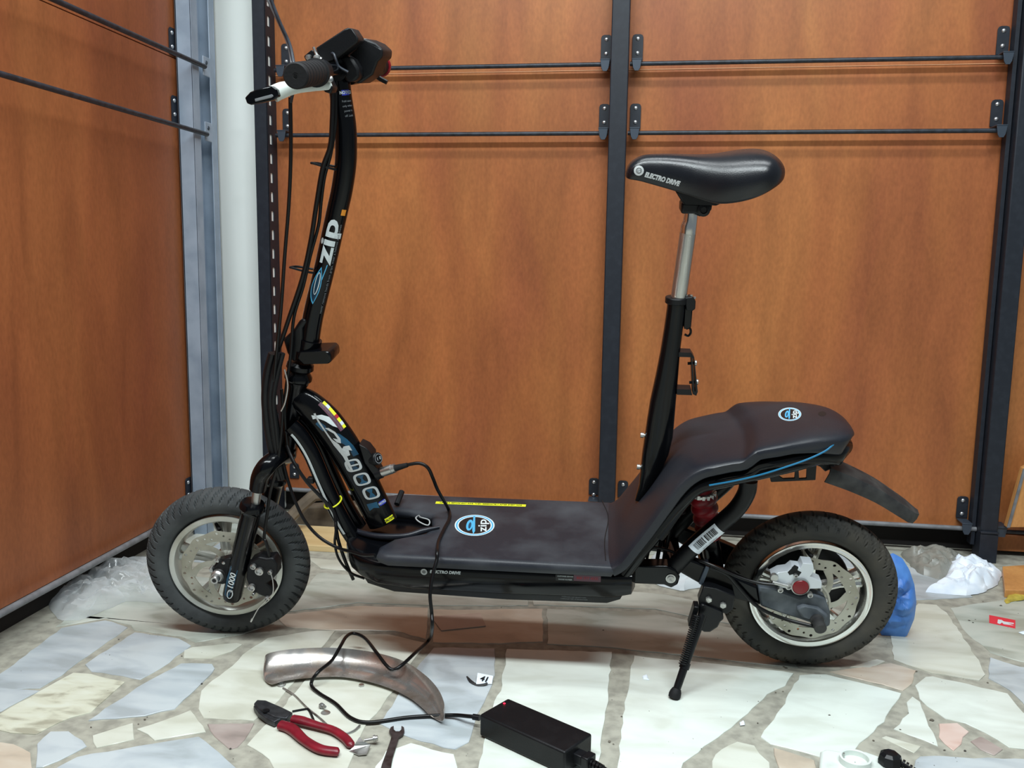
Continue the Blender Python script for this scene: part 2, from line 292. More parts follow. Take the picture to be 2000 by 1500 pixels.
# ------------------------------------------------------------------ floor and stones
g = G(); g.box((0.0, 0.95, -.05), (5.0, 4.4, .1)); floor = mk('floor', g, M['grout'], smooth=0); floor['kind'] = 'structure'; floor['label'] = 'crazy-paved marble floor with cement joints'
ST = [
 ('bluest', [(-60,1325),(0,1318),(60,1272),(120,1228),(205,1212),(252,1226),(185,1272),(120,1320),(78,1345),(-60,1350)]),
 ('bluest', [(165,1298),(262,1236),(350,1248),(372,1262),(330,1295),(275,1328),(182,1312)]),
 ('bluest', [(-60,1345),(0,1345),(76,1351),(0,1391),(-60,1410)]),
 ('mottle', [(-60,1410),(0,1395),(144,1315),(180,1318),(246,1333),(180,1391),(135,1403),(72,1435),(45,1435),(0,1427),(-60,1430)]),
 ('bluest', [(172,1408),(270,1344),(354,1297),(414,1298),(420,1308),(360,1368),(343,1385),(285,1399)]),
 ('cream', [(357,1272),(360,1286),(414,1286),(450,1274),(473,1260),(462,1256),(375,1265)]),
 ('cream', [(392,1350),(450,1303),(476,1279),(520,1248),(600,1234),(655,1233),(630,1262),(556,1354),(531,1382),(495,1409),(399,1404),(389,1386)]),
 ('cream', [(670,1240),(760,1240),(832,1258),(806,1292),(766,1352),(716,1418),(700,1452),(678,1500),(660,1560),(560,1560),(526,1484),(482,1455),(515,1420),(547,1388),(574,1355),(648,1262)]),
 ('mauve', [(405,1414),(498,1415),(465,1462),(450,1466),(420,1440)]),
 ('cream', [(268,1426),(375,1388),(403,1431),(305,1447)]),
 ('cream', [(181,1437),(261,1414),(261,1446),(188,1462)]),
 ('bluest', [(70,1455),(99,1430),(138,1429),(172,1458),(144,1474),(85,1498),(72,1500)]),
 ('bluest', [(90,1515),(150,1480),(270,1459),(390,1439),(430,1470),(462,1500),(480,1560),(60,1560)]),
 ('tanst', [(-60,1445),(0,1452),(25,1455),(58,1472),(66,1500),(60,1560),(-60,1560)]),
 ('bluest', [(846,1266),(965,1268),(968,1310),(958,1350),(932,1395),(917,1452),(890,1466),(800,1443),(740,1415),(785,1350),(818,1297)]),
 ('whitest', [(700,1560),(752,1469),(800,1453),(886,1476),(893,1500),(880,1560)]),
 ('whitest', [(990,1270),(1195,1275),(1186,1370),(1168,1500),(1155,1560),(910,1560),(937,1490),(947,1440),(957,1395),(977,1350),(984,1310)]),
 ('whitest', [(1237,1282),(1330,1291),(1500,1309),(1550,1316),(1533,1341),(1500,1357),(1450,1404),(1388,1450),(1335,1490),(1310,1560),(1200,1560),(1217,1400)]),
 ('cream', [(1380,1560),(1395,1475),(1440,1449),(1472,1458),(1502,1490),(1512,1560)]),
 ('tanst', [(1512,1463),(1593,1487),(1600,1560),(1540,1560),(1515,1490)]),
 ('whitest', [(1486,1440),(1525,1385),(1562,1320),(1612,1318),(1715,1343),(1760,1356),(1725,1410),(1695,1440),(1668,1466),(1640,1475),(1600,1479),(1505,1455)]),
 ('whitest', [(1783,1361),(1770,1373),(1773,1395),(1746,1425),(1833,1458),(1795,1372)]),
 ('cream', [(1720,1442),(1727,1437),(1798,1460),(1782,1470)]),
 ('whitest', [(1789,1341),(1805,1323),(1820,1322),(1967,1355),(2000,1393),(2060,1421),(2060,1466),(2000,1464),(1972,1460),(1925,1433),(1887,1413),(1845,1404),(1812,1381),(1797,1366)]),
 ('pinkst', [(1832,1416),(1870,1413),(1891,1430),(1875,1454),(1860,1467),(1833,1440)]),
 ('mauve', [(1895,1450),(1918,1440),(1958,1464),(1943,1477),(1912,1464)]),
 ('bluest', [(1787,1487),(1797,1478),(2060,1486),(2060,1560),(1780,1560)]),
 ('tanst', [(1620,1313),(1740,1296),(1788,1311),(1783,1335),(1765,1350),(1700,1332)]),
 ('cream', [(1795,1180),(1830,1183),(1848,1198),(1877,1240),(1917,1300),(1922,1318),(1913,1331),(1820,1315),(1795,1306),(1745,1290),(1740,1240),(1770,1200)]),
 ('bluest', [(1932,1285),(1990,1303),(2060,1314),(2060,1400),(2005,1385),(1975,1350),(1930,1326)]),
 ('greyst', [(1856,1188),(1960,1172),(2060,1185),(2060,1304),(1990,1292),(1935,1275),(1885,1235)]),
 ('cream', [(1660,1303),(1712,1289),(1728,1292),(1700,1306)]),
 ('tanst', [(540,1203),(700,1184),(835,1188),(833,1250),(770,1232),(668,1232),(560,1226)]),
 ('tanst', [(843,1192),(1060,1190),(1062,1254),(960,1258),(846,1256)]),
 ('greyst', [(1068,1190),(1270,1196),(1350,1214),(1500,1240),(1560,1306),(1330,1280),(1195,1266),(1070,1258)]),
 ('greyst', [(1040,1150),(1180,1152),(1300,1162),(1430,1190),(1500,1232),(1355,1207),(1280,1190),(1042,1182)]),
 ('greyst', [(560,1196),(620,1120),(760,1128),(835,1150),(1030,1152),(1032,1184),(840,1184),(700,1178)]),
 ('cream', [(598,1090),(740,1102),(760,1122),(625,1110)]),
 ('greyst', [(110,1225),(180,1165),(300,1120),(420,1130),(520,1180),(536,1218),(470,1240),(380,1256),(352,1244),(262,1232),(255,1222),(205,1208)]),
]
def inpoly(p, poly):
    x, y = p; r_ = False; n = len(poly)
    for i in range(n):
        x1, y1 = poly[i]; x2, y2 = poly[(i+1) % n]
        if (y1 > y) != (y2 > y) and x < (x2-x1)*(y-y1)/(y2-y1)+x1: r_ = not r_
    return r_
def rough_outline(P, step=.02, amp=.0022):
    out = []; n = len(P)
    for i in range(n):
        a, b = P[i], P[(i+1) % n]; d = np.linalg.norm(b-a); k = max(1, min(10, int(d/step)))
        nn = A(-(b-a)[1], (b-a)[0])/(d+1e-9)
        for j in range(k): out.append(a+(b-a)*j/k+(nn*random.uniform(-amp, amp) if j else A(random.uniform(-amp, amp), random.uniform(-amp, amp))))
    return out
POLYS = []
def stone(P2, m):
    g = G(); P = rough_outline(P2); h = random.uniform(.0012, .0022)
    g.prism([[A(p[0], p[1], -.004) for p in P]], (0, 0, .004+h))
    o = mk('stone', g, m, floor, smooth=0, bevel=.0008, bseg=1); return o
for m, px in ST:
    P = [F(x, y)[:2] for x, y in px]; POLYS.append([tuple(p) for p in P]); stone(P, M[m])
def clip(poly, a, b):                      # keep the side nearer to a
    mid = (a+b)/2; n = b-a; out = []
    for i in range(len(poly)):
        p, q = poly[i], poly[(i+1) % len(poly)]; dp = (p-mid)@n; dq = (q-mid)@n
        if dp <= 0: out.append(p)
        if dp*dq < 0: out.append(p+(q-p)*dp/(dp-dq))
    return out
seeds = []
for i in range(13):
    for j in range(12):
        seeds.append(A(-1.25+i*.2+random.uniform(-.07, .07), .35+j*.2+random.uniform(-.07, .07)))
keys = ['cream', 'greyst', 'greyst', 'cream', 'bluest', 'tanst', 'greyst', 'cream']
for k, s_ in enumerate(seeds):
    if s_[0] > 1.3 or s_[1] > 2.56: continue
    poly = [s_+A(-.3, -.3), s_+A(.3, -.3), s_+A(.3, .3), s_+A(-.3, .3)]
    for q in seeds:
        if q is not s_ and np.linalg.norm(q-s_) < .6: poly = clip(poly, s_, q)
    if len(poly) < 3: continue
    c = sum(poly)/len(poly); poly = [c+(p-c)*(1-.005/max(.02, np.linalg.norm(p-c))) for p in poly]
    poly = [A(min(max(p[0], -1.27), 1.3), min(p[1], 2.56)) for p in poly]
    test = poly+[c]+[(poly[i]+poly[(i+1) % len(poly)])/2 for i in range(len(poly))]+[(p+c)/2 for p in poly]
    if any(inpoly(t, Q) for t in test for Q in POLYS) or any(inpoly(q, [tuple(p) for p in poly]) for Q in POLYS for q in Q): continue
    stone(poly, M[keys[(k*5+k//7) % 8]])

# ------------------------------------------------------------------ walls
YP = 2.575; XPn = -1.285                    # panel faces
def pan(name, pts, off, m, parent, bev=.0015):
    g = G(); g.prism([pts], off); return mk(name, g, m, parent, smooth=0, bevel=bev, bseg=1)
g = G(); g.box((.1, YP+.075, .95), (2.9, .05, 1.9)); wb = mk('wall_back', g, M['void'], smooth=0); wb['kind'] = 'structure'; wb['label'] = 'dark recessed back wall behind the laminate panels'
ZB = .074; ZS = 1.331
def bpanel(x0, x1, z0, z1, m=M['wood']): return pan('wood_panel', [A(x0, YP, z0), A(x1, YP, z0), A(x1, YP, z1), A(x0, YP, z1)], (0, .018, 0), m, wb)
bpanel(-1.114, -.097, ZB, ZS-.0008); bpanel(-1.114, -.097, ZS+.0008, 1.86); bpanel(-.093, .955, ZB-.004, ZS-.0008); bpanel(-.093, .955, ZS+.0008, 1.86)
bpanel(.96, 1.5, ZB-.006, 1.86); bpanel(.96, 1.5, .015, ZB-.012)
M['edge'] = mat('pale_panel_edge', (214, 158, 116), .5)
for x0, x1 in ((-1.114, -.097), (-.093, .955)): g = G(); g.box(((x0+x1)/2, YP+.004, ZS), (x1-x0, .010, .0016)); mk('edge_band', g, M['edge'], wb, smooth=0)
g = G(); g.box((XPn-.075, .95, .95), (.05, 3.4, 1.9)); wl = mk('wall_left', g, M['void'], smooth=0); wl['kind'] = 'structure'; wl['label'] = 'dark recessed left wall behind the laminate panel'
def lpanel(y0, y1, z0, z1): return pan('wood_panel', [A(XPn, y0, z0), A(XPn, y1, z0), A(XPn, y1, z1), A(XPn, y0, z1)], (-.018, 0, 0), M['wood_shaded'], wl)
lpanel(.6, 2.40, .078, ZS-.0008); lpanel(.6, 2.40, ZS+.0008, 1.86)
g = G(); g.box((-1.2095, 2.63, .95), (.181, .10, 1.9)); g.box((-1.122, 2.5475, .95), (.033, .067, 1.9)); t1 = mk('trim_1', g, M['column'], smooth=0, bevel=.012, bseg=4); t1['kind'] = 'structure'; t1['label'] = 'white painted corner column with a white filler added behind the post slots'  # second box: white filler added inside the post to brighten its slots

def rod(name, a, b, r, label, m, group=None):
    g = G(); g.tube([a, b], r, 14, 1); o = mk(name, g, m); tag(o, label, 'rod', group); return o
ZR1 = 1.339; ZR2 = 1.155
def brk(parent, cx, z0, z1, w, hook=1, nx=0, side=0, Y=None, scr=2):
    """wing plate + hook + screws on the back wall; parts of the post"""
    g = G(); y = YP-.002; x0, x1 = cx-w/2, cx+w/2; r_ = .008
    pl = [A(x0, y, z0), A(x1, y, z0), A(x1, y, z1-r_), A(x1-r_*.3, y, z1-r_*.3), A(x1-r_, y, z1), A(x0+r_, y, z1), A(x0+r_*.3, y, z1-r_*.3), A(x0, y, z1-r_)]
    g.prism([pl], (0, -.003, 0)); p = mk('bracket', g, M['post'], parent, smooth=0, bevel=.0006)
    for k in range(scr):
        g = G(); zz = z1-.012-k*(z1-z0-.024 if z1-z0 < .05 else .038)
        g.lathe([(0, .0032), (.003, .003), (.0052, .0015), (.0058, 0)], (cx-nx*.004, y-.003, zz), (0, -1, 0), 14); mk('screw', g, M['screw'], p)
    if hook:
        g = G(); t = .0028; yy = YP-.052; w2 = w*.9; hx = cx
        L = [A(hx-w2/2, yy, z0-.002), A(hx+w2/2, yy, z0-.002), A(hx+w2*.36, yy, z0-.026), A(hx+w2*.2, yy, z0-.034), A(hx-w2*.2, yy, z0-.034), A(hx-w2*.36, yy, z0-.026)]
        g.prism([L], (0, t, 0)); g.box((hx, YP-.028, z0-.003), (w2, .05, t)); mk('hook', g, M['hook'], parent, smooth=0, bevel=.0006)
    return p
# middle post
mp_ = thing('metal_post', 'dark metal wall post in the middle, ending above the floor behind the deck', 'post', (-.095, 2.535, .105), group=None)
def post_geo(parent, x0, x1, y0, y1, z0, z1):
    g = G(); g.box(((x0+x1)/2, (y0+y1)/2, (z0+z1)/2), (x1-x0, y1-y0, z1-z0)); o = mk('upright', g, M['post'], None, smooth=0, bevel=.003); o.parent = parent; o.matrix_parent_inverse = parent.matrix_basis.inverted(); return o
def reparent(ob, par):
    ob.parent = par
    ob.matrix_parent_inverse = Matrix.Translation(Vector(par.location)).inverted()
WROOT = {}
def wpost(root):
    # children built in world coordinates get the inverse of the root transform
    for c in [o for o in bpy.data.objects if o.parent == root]: c.matrix_parent_inverse = Matrix.Translation(Vector(root.location)).inverted()
post_geo(mp_, -.1175, -.069, 2.51, 2.56, .108, 1.86)
for (z0, z1) in ((1.352, 1.424), (1.170, 1.239)):
    brk(mp_, -.133, z0, z1, .030); brk(mp_, -.047, z0, z1, .030)
brk(mp_, -.1335, .116, .166, .030, 0); brk(mp_, -.048, .112, .163, .030, 0)
g = G(); g.box((-.132, YP-.025, .108), (.03, .045, .004)); mk('hook', g, M['hook'], mp_, smooth=0)
wpost(mp_)
rp = thing('metal_post', 'thick dark metal wall post on the right, standing on the floor', 'post', (.95, 2.535, 0))
post_geo(rp, .926, .971, 2.51, 2.56, .0, 1.86)
g = G(); g.box((.918, 2.553, .95), (.010, .03, 1.82)); mk('flange', g, M['post'], rp, smooth=0)
g = G(); g.box((.948, 2.506, .085), (.047, .01, .006)); g.box((.948, 2.507, .04), (.046, .008, .08)); mk('foot_sleeve', g, M['post'], rp, smooth=0, bevel=.001)
for (z0, z1) in ((1.352, 1.424), (1.170, 1.239), (.105, .167)): brk(rp, .896, z0, z1, .030)
g = G(); g.box((.985, YP-.03, .098), (.03, .05, .004)); g.prism([[A(.972, YP-.052, .098), A(1.0, YP-.052, .098), A(.995, YP-.052, .07), A(.977, YP-.052, .07)]], (0, .003, 0)); mk('hook', g, M['hook'], rp, smooth=0)
wpost(rp)
lp = thing('metal_post', 'black slotted metal wall post in the corner beside the white column', 'post', (-1.12, 2.54, 0))
g = G(); g.box((-1.1225, 2.5115, .93), (.040, .003, 1.86)); mk('face_plate', g, M['post'], lp, smooth=0, bevel=.001)
g = G(); xs = -1.1025; y0, y1 = 2.51, 2.575; hs = []; zz = .30
while zz < 1.82:
    hs.append([A(xs, 2.524, zz), A(xs, 2.542, zz), A(xs, 2.542, zz+.029), A(xs, 2.524, zz+.029)]); zz += .0552
g.prism([[A(xs, y0, 0), A(xs, y1, 0), A(xs, y1, 1.86), A(xs, y0, 1.86)]]+hs, (-.0025, 0, 0)); mk('slotted_side', g, M['post'], lp, smooth=0)
for (z0, z1) in ((1.352, 1.420), (1.170, 1.236)): brk(lp, -1.067, z0, z1, .030)
brk(lp, -1.067, .118, .166, .03, 0)
wpost(lp)
# galvanised channel at the end of the left wall
XC = -1.232
yc = [PX(x, 30, XC)[1] for x in (372, 385, 407, 417)]
cl = thing('metal_channel', 'pale grey galvanised upright channel at the end of the left wall', 'post', (XC-.03, (yc[0]+yc[3])/2, 0))
def bx(x0, x1, y0, y1, z0=0, z1=1.86): g = G(); g.box(((x0+x1)/2, (y0+y1)/2, (z0+z1)/2), (x1-x0, y1-y0, z1-z0)); return g
g = bx(XC-.003, XC, yc[0], yc[1]); g.box((XC-.0015, (yc[2]+yc[3])/2, .93), (.003, yc[3]-yc[2], 1.86)); mk('lip', g, M['channel'], cl, smooth=0, bevel=.0008)
g = bx(XC-.045, XC-.042, yc[0], yc[3]); g.box((XC-.022, yc[0]+.0015, .93), (.045, .003, 1.86)); g.box((XC-.022, yc[3]-.0015, .93), (.045, .003, 1.86)); g.box((XC-.036, (yc[1]+yc[2])/2, .93), (.006, .012, 1.86)); mk('web', g, M['channel'], cl, smooth=0)
for zr in (1.318, 1.142):
    g = G(); g.box((XC+.003, (yc[1]+yc[2])/2+.004, zr+.004), (.003, .040, .052)); p = mk('clip_plate', g, M['channel'], cl, smooth=0, bevel=.0015)
    g = G(); g.lathe([(0, .002), (.005, .002), (.006, 0)], (XC+.0045, (yc[1]+yc[2])/2+.002, zr+.014), (1, 0, 0), 16); mk('hole', g, M['hook'], p)
for zr in (1.318, 1.142, .14):
    yb = yc[0]-.010; z0 = zr+.018; z1 = z0+.070
    if zr < .2: z0 = .115; z1 = .170
    g = G(); xx = XPn+.001; L = [A(xx, yb-.014, z0), A(xx, yb+.014, z0), A(xx, yb+.014, z1), A(xx, yb-.008, z1), A(xx, yb-.014, z1-.006)]
    g.prism([L], (.003, 0, 0)); p = mk('bracket', g, M['post'], cl, smooth=0)
    for k in (0, 1):
        g = G(); g.lathe([(0, .0032), (.003, .003), (.0052, .0015), (.0058, 0)], (xx+.003, yb-.001, z1-.013-.036*k), (1, 0, 0), 14); mk('screw', g, M['screw'], p)
wpost(cl)
XR = -1.255
rod('steel_rod', A(-1.222, .6, 1.3175), A(-1.222, yc[1]+.016, 1.3175), .0062, 'upper steel rod in front of the left laminate wall', M['rod'])
rod('steel_rod', A(-1.222, .6, 1.1365), A(-1.222, yc[1]+.016, 1.1365), .0062, 'lower steel rod in front of the left laminate wall', M['rod'])
rod('steel_rod', A(XR, .6, .086), A(XR, 2.5, .086), .0075, 'grey rod along the bottom edge of the left wall panel', M['railgrey'])
YR = YP-.036
rod('steel_rod', A(-1.09, YR, ZR1), A(-.12, YR, ZR1), .0060, 'upper steel rod between the corner post and the middle post', M['rod'])
rod('steel_rod', A(-1.09, YR, ZR2), A(-.12, YR, ZR2), .0060, 'lower steel rod between the corner post and the middle post', M['rod'])
rod('steel_rod', A(-.066, YR, ZR1), A(.912, YR, ZR1), .0060, 'upper steel rod between the middle post and the right post', M['rod'])
rod('steel_rod', A(-.066, YR, ZR2), A(.912, YR, ZR2), .0060, 'lower steel rod between the middle post and the right post', M['rod'])
rod('steel_rod', A(-1.08, YR, .090), A(-.12, YR, .087), .0065, 'grey rod under the back panel left of the middle post', M['railgrey'])
rod('steel_rod', A(-.066, YR, .086), A(.925, YR, .084), .0065, 'grey rod under the back panel behind the rear wheel', M['railgrey'])
rod('steel_rod', A(.972, YR, .082), A(1.5, YR, .082), .0055, 'short dark rod right of the right-hand post', M['rod'])

# ------------------------------------------------------------------ the scooter
SC = thing('electric_scooter', 'black seated electric scooter with two spoked wheels leaning on its kickstand', 'scooter', tuple(SO), (AL, 0, YW))
def part(name, g, m, parent=SC, **k): return mk(name, g, M[m], parent, **k)
N_ = (0, -1, 0)

# wheels ------------------------------------------------------------
def wheel(cx, yaw, sipes, treadk, polished):
    c = A(cx, 0, RW); R = RW; rho = RHO
    fx = A(math.cos(yaw), math.sin(yaw), 0); ax = A(math.sin(yaw), -math.cos(yaw), 0); up = A(0, 0, 1)   # ax = near axle direction
    def P(r_, h, a): return c+(fx*math.cos(a)+up*math.sin(a))*r_+ax*h
    def lath(g, prof, seg=96):
        g.rings([[P(r_, h, 2*math.pi*k/seg) for k in range(seg)] for r_, h in prof], cap=False, closed=True)
    rim = G()
    lath(rim, [(.1165, .0215), (.1165, .0245), (.113, .0255), (.106, .0245), (.1035, .0215), (.1005, .012), (.0985, .002), (.0985, -.012), (.1035, -.0215), (.113, -.0255), (.1165, -.0235), (.1165, -.0215), (.107, -.018), (.104, 0), (.107, .018)])
    ns = 5
    for k in range(ns):                    # split spokes
        a0 = 2*math.pi*k/ns+.35
        for s_ in (-1, 1):
            pts = [P(.022, 0, a0+s_*.22), P(.06, .001, a0+s_*.10), P(.101, .002, a0+s_*.13)]
            rim.tube(pts, [.009, .0065, .009], 8, 4, 1.0, up=tuple(ax))
        rim.tube([P(.02, 0, a0), P(.1, 0, a0)], [.011, .0035], 8, 1, .5, up=tuple(ax))
    rim.rings([[P(r_, h, 2*math.pi*k/32) for k in range(32)] for r_, h in ((.001, .034), (.014, .034), (.016, .030), (.026, .026), (.030, .010), (.030, -.010), (.026, -.026), (.016, -.034), (.001, -.034))], cap=False)
    w = mk('wheel', rim, M['chrome'] if polished else M['alu'], SC)
    # tyre with cut tread
    seg = sipes*12; nr = 30; t = G(); rings = []
    for k in range(seg):
        a = 2*math.pi*k/seg; ring = []
        for j in range(nr):
            ph = 2*math.pi*j/nr - math.pi   # 0 = outwards
            d = 0
            if abs(ph) < 1.35 and abs(ph) > .12:
                q = (a*sipes/(2*math.pi)+treadk*abs(ph)) % 1.0
                if q < .20: d = .0042
            if .95 < abs(ph) < 1.05: d = max(d, .0008)
            rr = rho-d; ring.append(P(R-rho+rr*math.cos(ph)*(1.0), rr*math.sin(ph)*1.02, a))
        rings.append(ring)
    t.rings(rings, cap=False, closed=True); mk('tyre', t, M['tyre'] if not polished else M['tyre2'], w, smooth=50)
    # brake disc: wavy annulus with holes, swirling arms
    h = .0345; th = .002; ro = .088; ri = .066
    n = 144; outer = []; inner = []
    for k in range(n):
        a = 2*math.pi*k/n; outer.append(P(ro+.0014*math.sin(a*12), h, a)); inner.append(P(ri+.0012*math.cos(a*6), h, a))
    holes = []
    for k in range(36):
        a = 2*math.pi*(k+.5)/36; rr = (ro+ri)/2+(.006, -.005, .0005)[k % 3]; q = .0024 if k % 3 else .0032
        holes.append([P(rr, h, a)+(fx*math.cos(b)+up*math.sin(b))*q for b in [2*math.pi*i/8 for i in range(8)]])
    d = G(); d.prism([outer, inner]+holes, ax*-th)
    for k in range(6):
        a = 2*math.pi*k/6
        pts = [P(.026, h-th/2, a-.5), P(.040, h-th/2, a-.32), P(.054, h-th/2, a-.08), P(ri+.003, h-th/2, a+.18)]
        d.tube(pts, [.009, .0066, .0066, .009], 6, 4, .16, up=tuple(ax))
    d.rings([[P(r_, hh, 2*math.pi*k/36) for k in range(36)] for r_, hh in ((.020, h), (.031, h), (.031, h-th), (.020, h-th))], cap=False, closed=True)
    do = mk('brake_disc', d, M['disc'], w, smooth=30)
    for k in range(6):
        a = 2*math.pi*k/6; g = G(); g.lathe([(.0045, 0), (.0045, .003), (.002, .0035), (0, .0035)], P(.0265, h, a), ax, 10); mk('bolt', g, M['steel'], do)
    # valve
    g = G(); a = math.radians(100); g.tube([P(.100, .002, a), P(.092, .010, a-.03), P(.084, .02, a-.12)], [.004, .0035, .0045], 10, 3); mk('valve', g, M['rubber'], w)
    return w, P, ax
def tyre_mat(name, a, b_):
    m = mat(name, a, .78, col2=b_, nscale=16, lo=.35, hi=.75, bump=.2, bscale=150); return m
M['tyre'] = tyre_mat('dusty_tyre', (44, 47, 49), (76, 80, 81)); M['tyre2'] = tyre_mat('brown_dusty_tyre', (42, 43, 42), (70, 66, 58))
wf, Pf, axf = wheel(0.0, math.radians(7.1), 54, -.9, False)
wr, Pr, axr = wheel(1.1853, 0.0, 46, 1.1, True)

g = G(); g.rings([[Pr(r_, h, 2*math.pi*k/48) for k in range(48)] for r_, h in ((.001, -.026), (.070, -.026), (.084, -.028), (.086, -.031), (.084, -.036), (.001, -.040))], cap=False); mk('drive_hub', g, M['satin'], wr)
# stem ---------------------------------------------------------------
stem_px = [(603, 676), (612, 616), (635, 520), (657, 420), (668, 370), (675, 320), (676, 280), (674, 240), (666, 190), (660, 138)]
stem_pts = [S(x, y) for x, y in stem_px]
g = G(); g.tube(stem_pts, .0190, 24, 6); stem = part('stem', g, 'gloss')
def wrapper(pts, r_, flat=1.0, phi0=0.0):
    """maps (u along, v across) onto a tube; u measured from the start, v positive to the left of travel seen from the near side"""
    Q, T, q = path(pts, r_, 6); Ls = np.r_[0, np.cumsum(np.linalg.norm(np.diff(Q, axis=0), axis=1))]
    def fn(u, v, lift=.0007):
        p = A(*[np.interp(u, Ls, Q[:, i]) for i in range(3)]); t = A(*[np.interp(u, Ls, T[:, i]) for i in range(3)]); t /= np.linalg.norm(t)
        rr = float(np.interp(u, Ls, q)); n = A(0, -1, 0); n = n-t*(n@t); n /= np.linalg.norm(n); b = np.cross(n, t)
        ph = phi0+v/rr; return p+n*math.cos(ph)*(rr*flat+lift)+b*math.sin(ph)*(rr+lift)
    def at(x, y):                          # distance along for a photo height
        P = S(x, y); k = int(np.argmin(np.linalg.norm(Q-P, axis=1))); return Ls[k]
    return fn, at
fs, sat = wrapper(stem_pts, .0190)
def tdec(s, u, v, size, m, parent, fn, bold=0.0, sx=1.0, shear=0, name='lettering', flip=1, rot=0):
    vv, ff = text2d(s, size, shear, bold, sx)
    cr, sr = math.cos(rot), math.sin(rot)
    decal(name, (vv, ff), lambda a, b: fn(u+flip*(a*cr-b*sr), v+flip*(a*sr+b*cr)), M[m], parent)
u0 = sat(615, 600); u1 = sat(652, 415)
tdec('zip', sat(641, 468), .000, .040, 'ink', stem, fs, .0010, 1.85)
# leaf-shaped e, blue with pale rim
uc = sat(622, 556)
def leaf(L, Wd, n=18):
    o = []
    for k in range(n+1): t = k/n; o.append((L*(t-.5), Wd*math.sin(math.pi*t**.8)))
    for k in range(n, -1, -1): t = k/n; o.append((L*(t-.5), -Wd*math.sin(math.pi*t)*.55))
    return o
decal('emblem', dense(poly2d(leaf(.074, .0115)), .006), lambda a, b: fs(uc+a, b+.001), M['blue'], stem)
decal('emblem', dense(poly2d(leaf(.066, .0088)), .006), lambda a, b: fs(uc+a, b+.001, .001), M['teal'], stem)
decal('emblem', ring2d(.022, .0042, .0205, .0028), lambda a, b: fs(uc+a+.004, b+.002, .0014), M['ink'], stem)
decal('emblem', gridpoly(.03, .0015, 8, 1), lambda a, b: fs(uc+.028+a, b-.006-a*.12, .001), M['blue'], stem)
decal('warning_label', gridpoly(.011, .009, 2, 4), lambda a, b: fs(sat(659, 414)+a, -.0165+b), M['orange'], stem)
tdec('never remove hands from grips. wear a helmet and shoes', sat(648, 520), -.0165, .0062, 'greyink', stem, fs, 0, 1.2)
decal('notice_label', gridpoly(.009, .014, 3, 4), lambda a, b: fs(sat(665, 182)+a, -.0145+b), M['navy'], stem)
tdec('NOTICE', sat(665, 182), -.0145, .0072, 'ink', stem, lambda a, b: fs(a, b, .0012), .0002, .8, rot=-math.pi/2)
for k in range(4): tdec(('Fold stem', 'only when', 'power is', 'off. Lock')[k], sat(667, 195)-k*.008, -.0145, .0048, 'greyink', stem, fs, 0, .9, rot=-math.pi/2)
# stem clamp, latch and head set
g = G(); g.tube([S(600, 690), S(606, 662)], [.0225, .0225], 24, 1); g.tube([S(598, 700), S(600, 684)], [.025, .025], 24, 1); collar = part('stem_collar', g, 'gloss', smooth=40)
g = G(); g.plate([(583, 688), (640, 686), (646, 692), (647, 706), (642, 711), (590, 712), (578, 700)], -.030, .030); part('fold_hinge', g, 'gloss', bevel=.004)
g = G(); g.plate([(552, 663), (572, 645), (584, 627), (592, 622), (600, 628), (590, 642), (592, 690), (585, 706), (570, 706), (560, 690)], -.02, .02); part('fold_latch', g, 'satin', bevel=.005)
g = G()
ht0 = S(557, 885); ht1 = S(588, 706); hd = (ht1-ht0); hl = np.linalg.norm(hd); hd /= hl
g.lathe([(.0185, 0), (.021, .004), (.021, .012), (.0185, .016), (.0185, hl-.052), (.0215, hl-.046), (.0225, hl-.040)], ht0, hd, 32); ht = part('head_tube', g, 'gloss', smooth=30)
g = G(); g.lathe([(.0225, hl-.040), (.0265, hl-.036), (.0265, hl-.030), (.0225, hl-.024), (.0195, hl-.020), (.0265, hl-.013), (.0255, hl-.005), (.0195, hl)], ht0, hd, 32); mk('headset', g, M['gloss'], ht)
# frame tubes
neck_px = [(578, 778), (602, 790), (635, 822), (668, 868), (697, 918), (722, 968), (748, 1020)]
neck_pts = [S(x, y) for x, y in neck_px]; neck_r = [.026, .030, .0335, .034, .033, .032, .031]
g = G(); g.tube(neck_pts, neck_r, 28, 6, .72); neck = part('main_tube', g, 'gloss')
fn, nat = wrapper(neck_pts, neck_r, .72)
F1 = 1
def ndec(s, x, y, dv, size, m, bold=0.0, sx=1.0, rot=0, lift=.0009): 
    u = nat(x, y); tdec(s, u, dv, size, m, neck, lambda a, b: fn(a, b, lift), bold, sx, rot=rot)
def raycaster(ob, lift=.0006):
    dg = bpy.context.evaluated_depsgraph_get(); ev = ob.evaluated_get(dg); me = ev.to_mesh()
    bv = BVHTree.FromPolygons([v.co.copy() for v in me.vertices], [tuple(p_.vertices) for p_ in me.polygons])
    o = W2S(CP)
    def fn(x, y, l=lift):
        d = ray(x, y); d = A(d@EX, d@EY, d@EZ); d /= np.linalg.norm(d); h = bv.ray_cast(Vector(o), Vector(d))
        P_ = A(*h[0]) if h[0] is not None else S(x, y, -.02)
        return P_-d*l
    return fn
def pdec(name, px, fn, m, parent, lift=.0006): decal(name, dense(poly2d(px), 9), lambda x, y: fn(x, y, lift), M[m], parent)
rn = raycaster(neck)
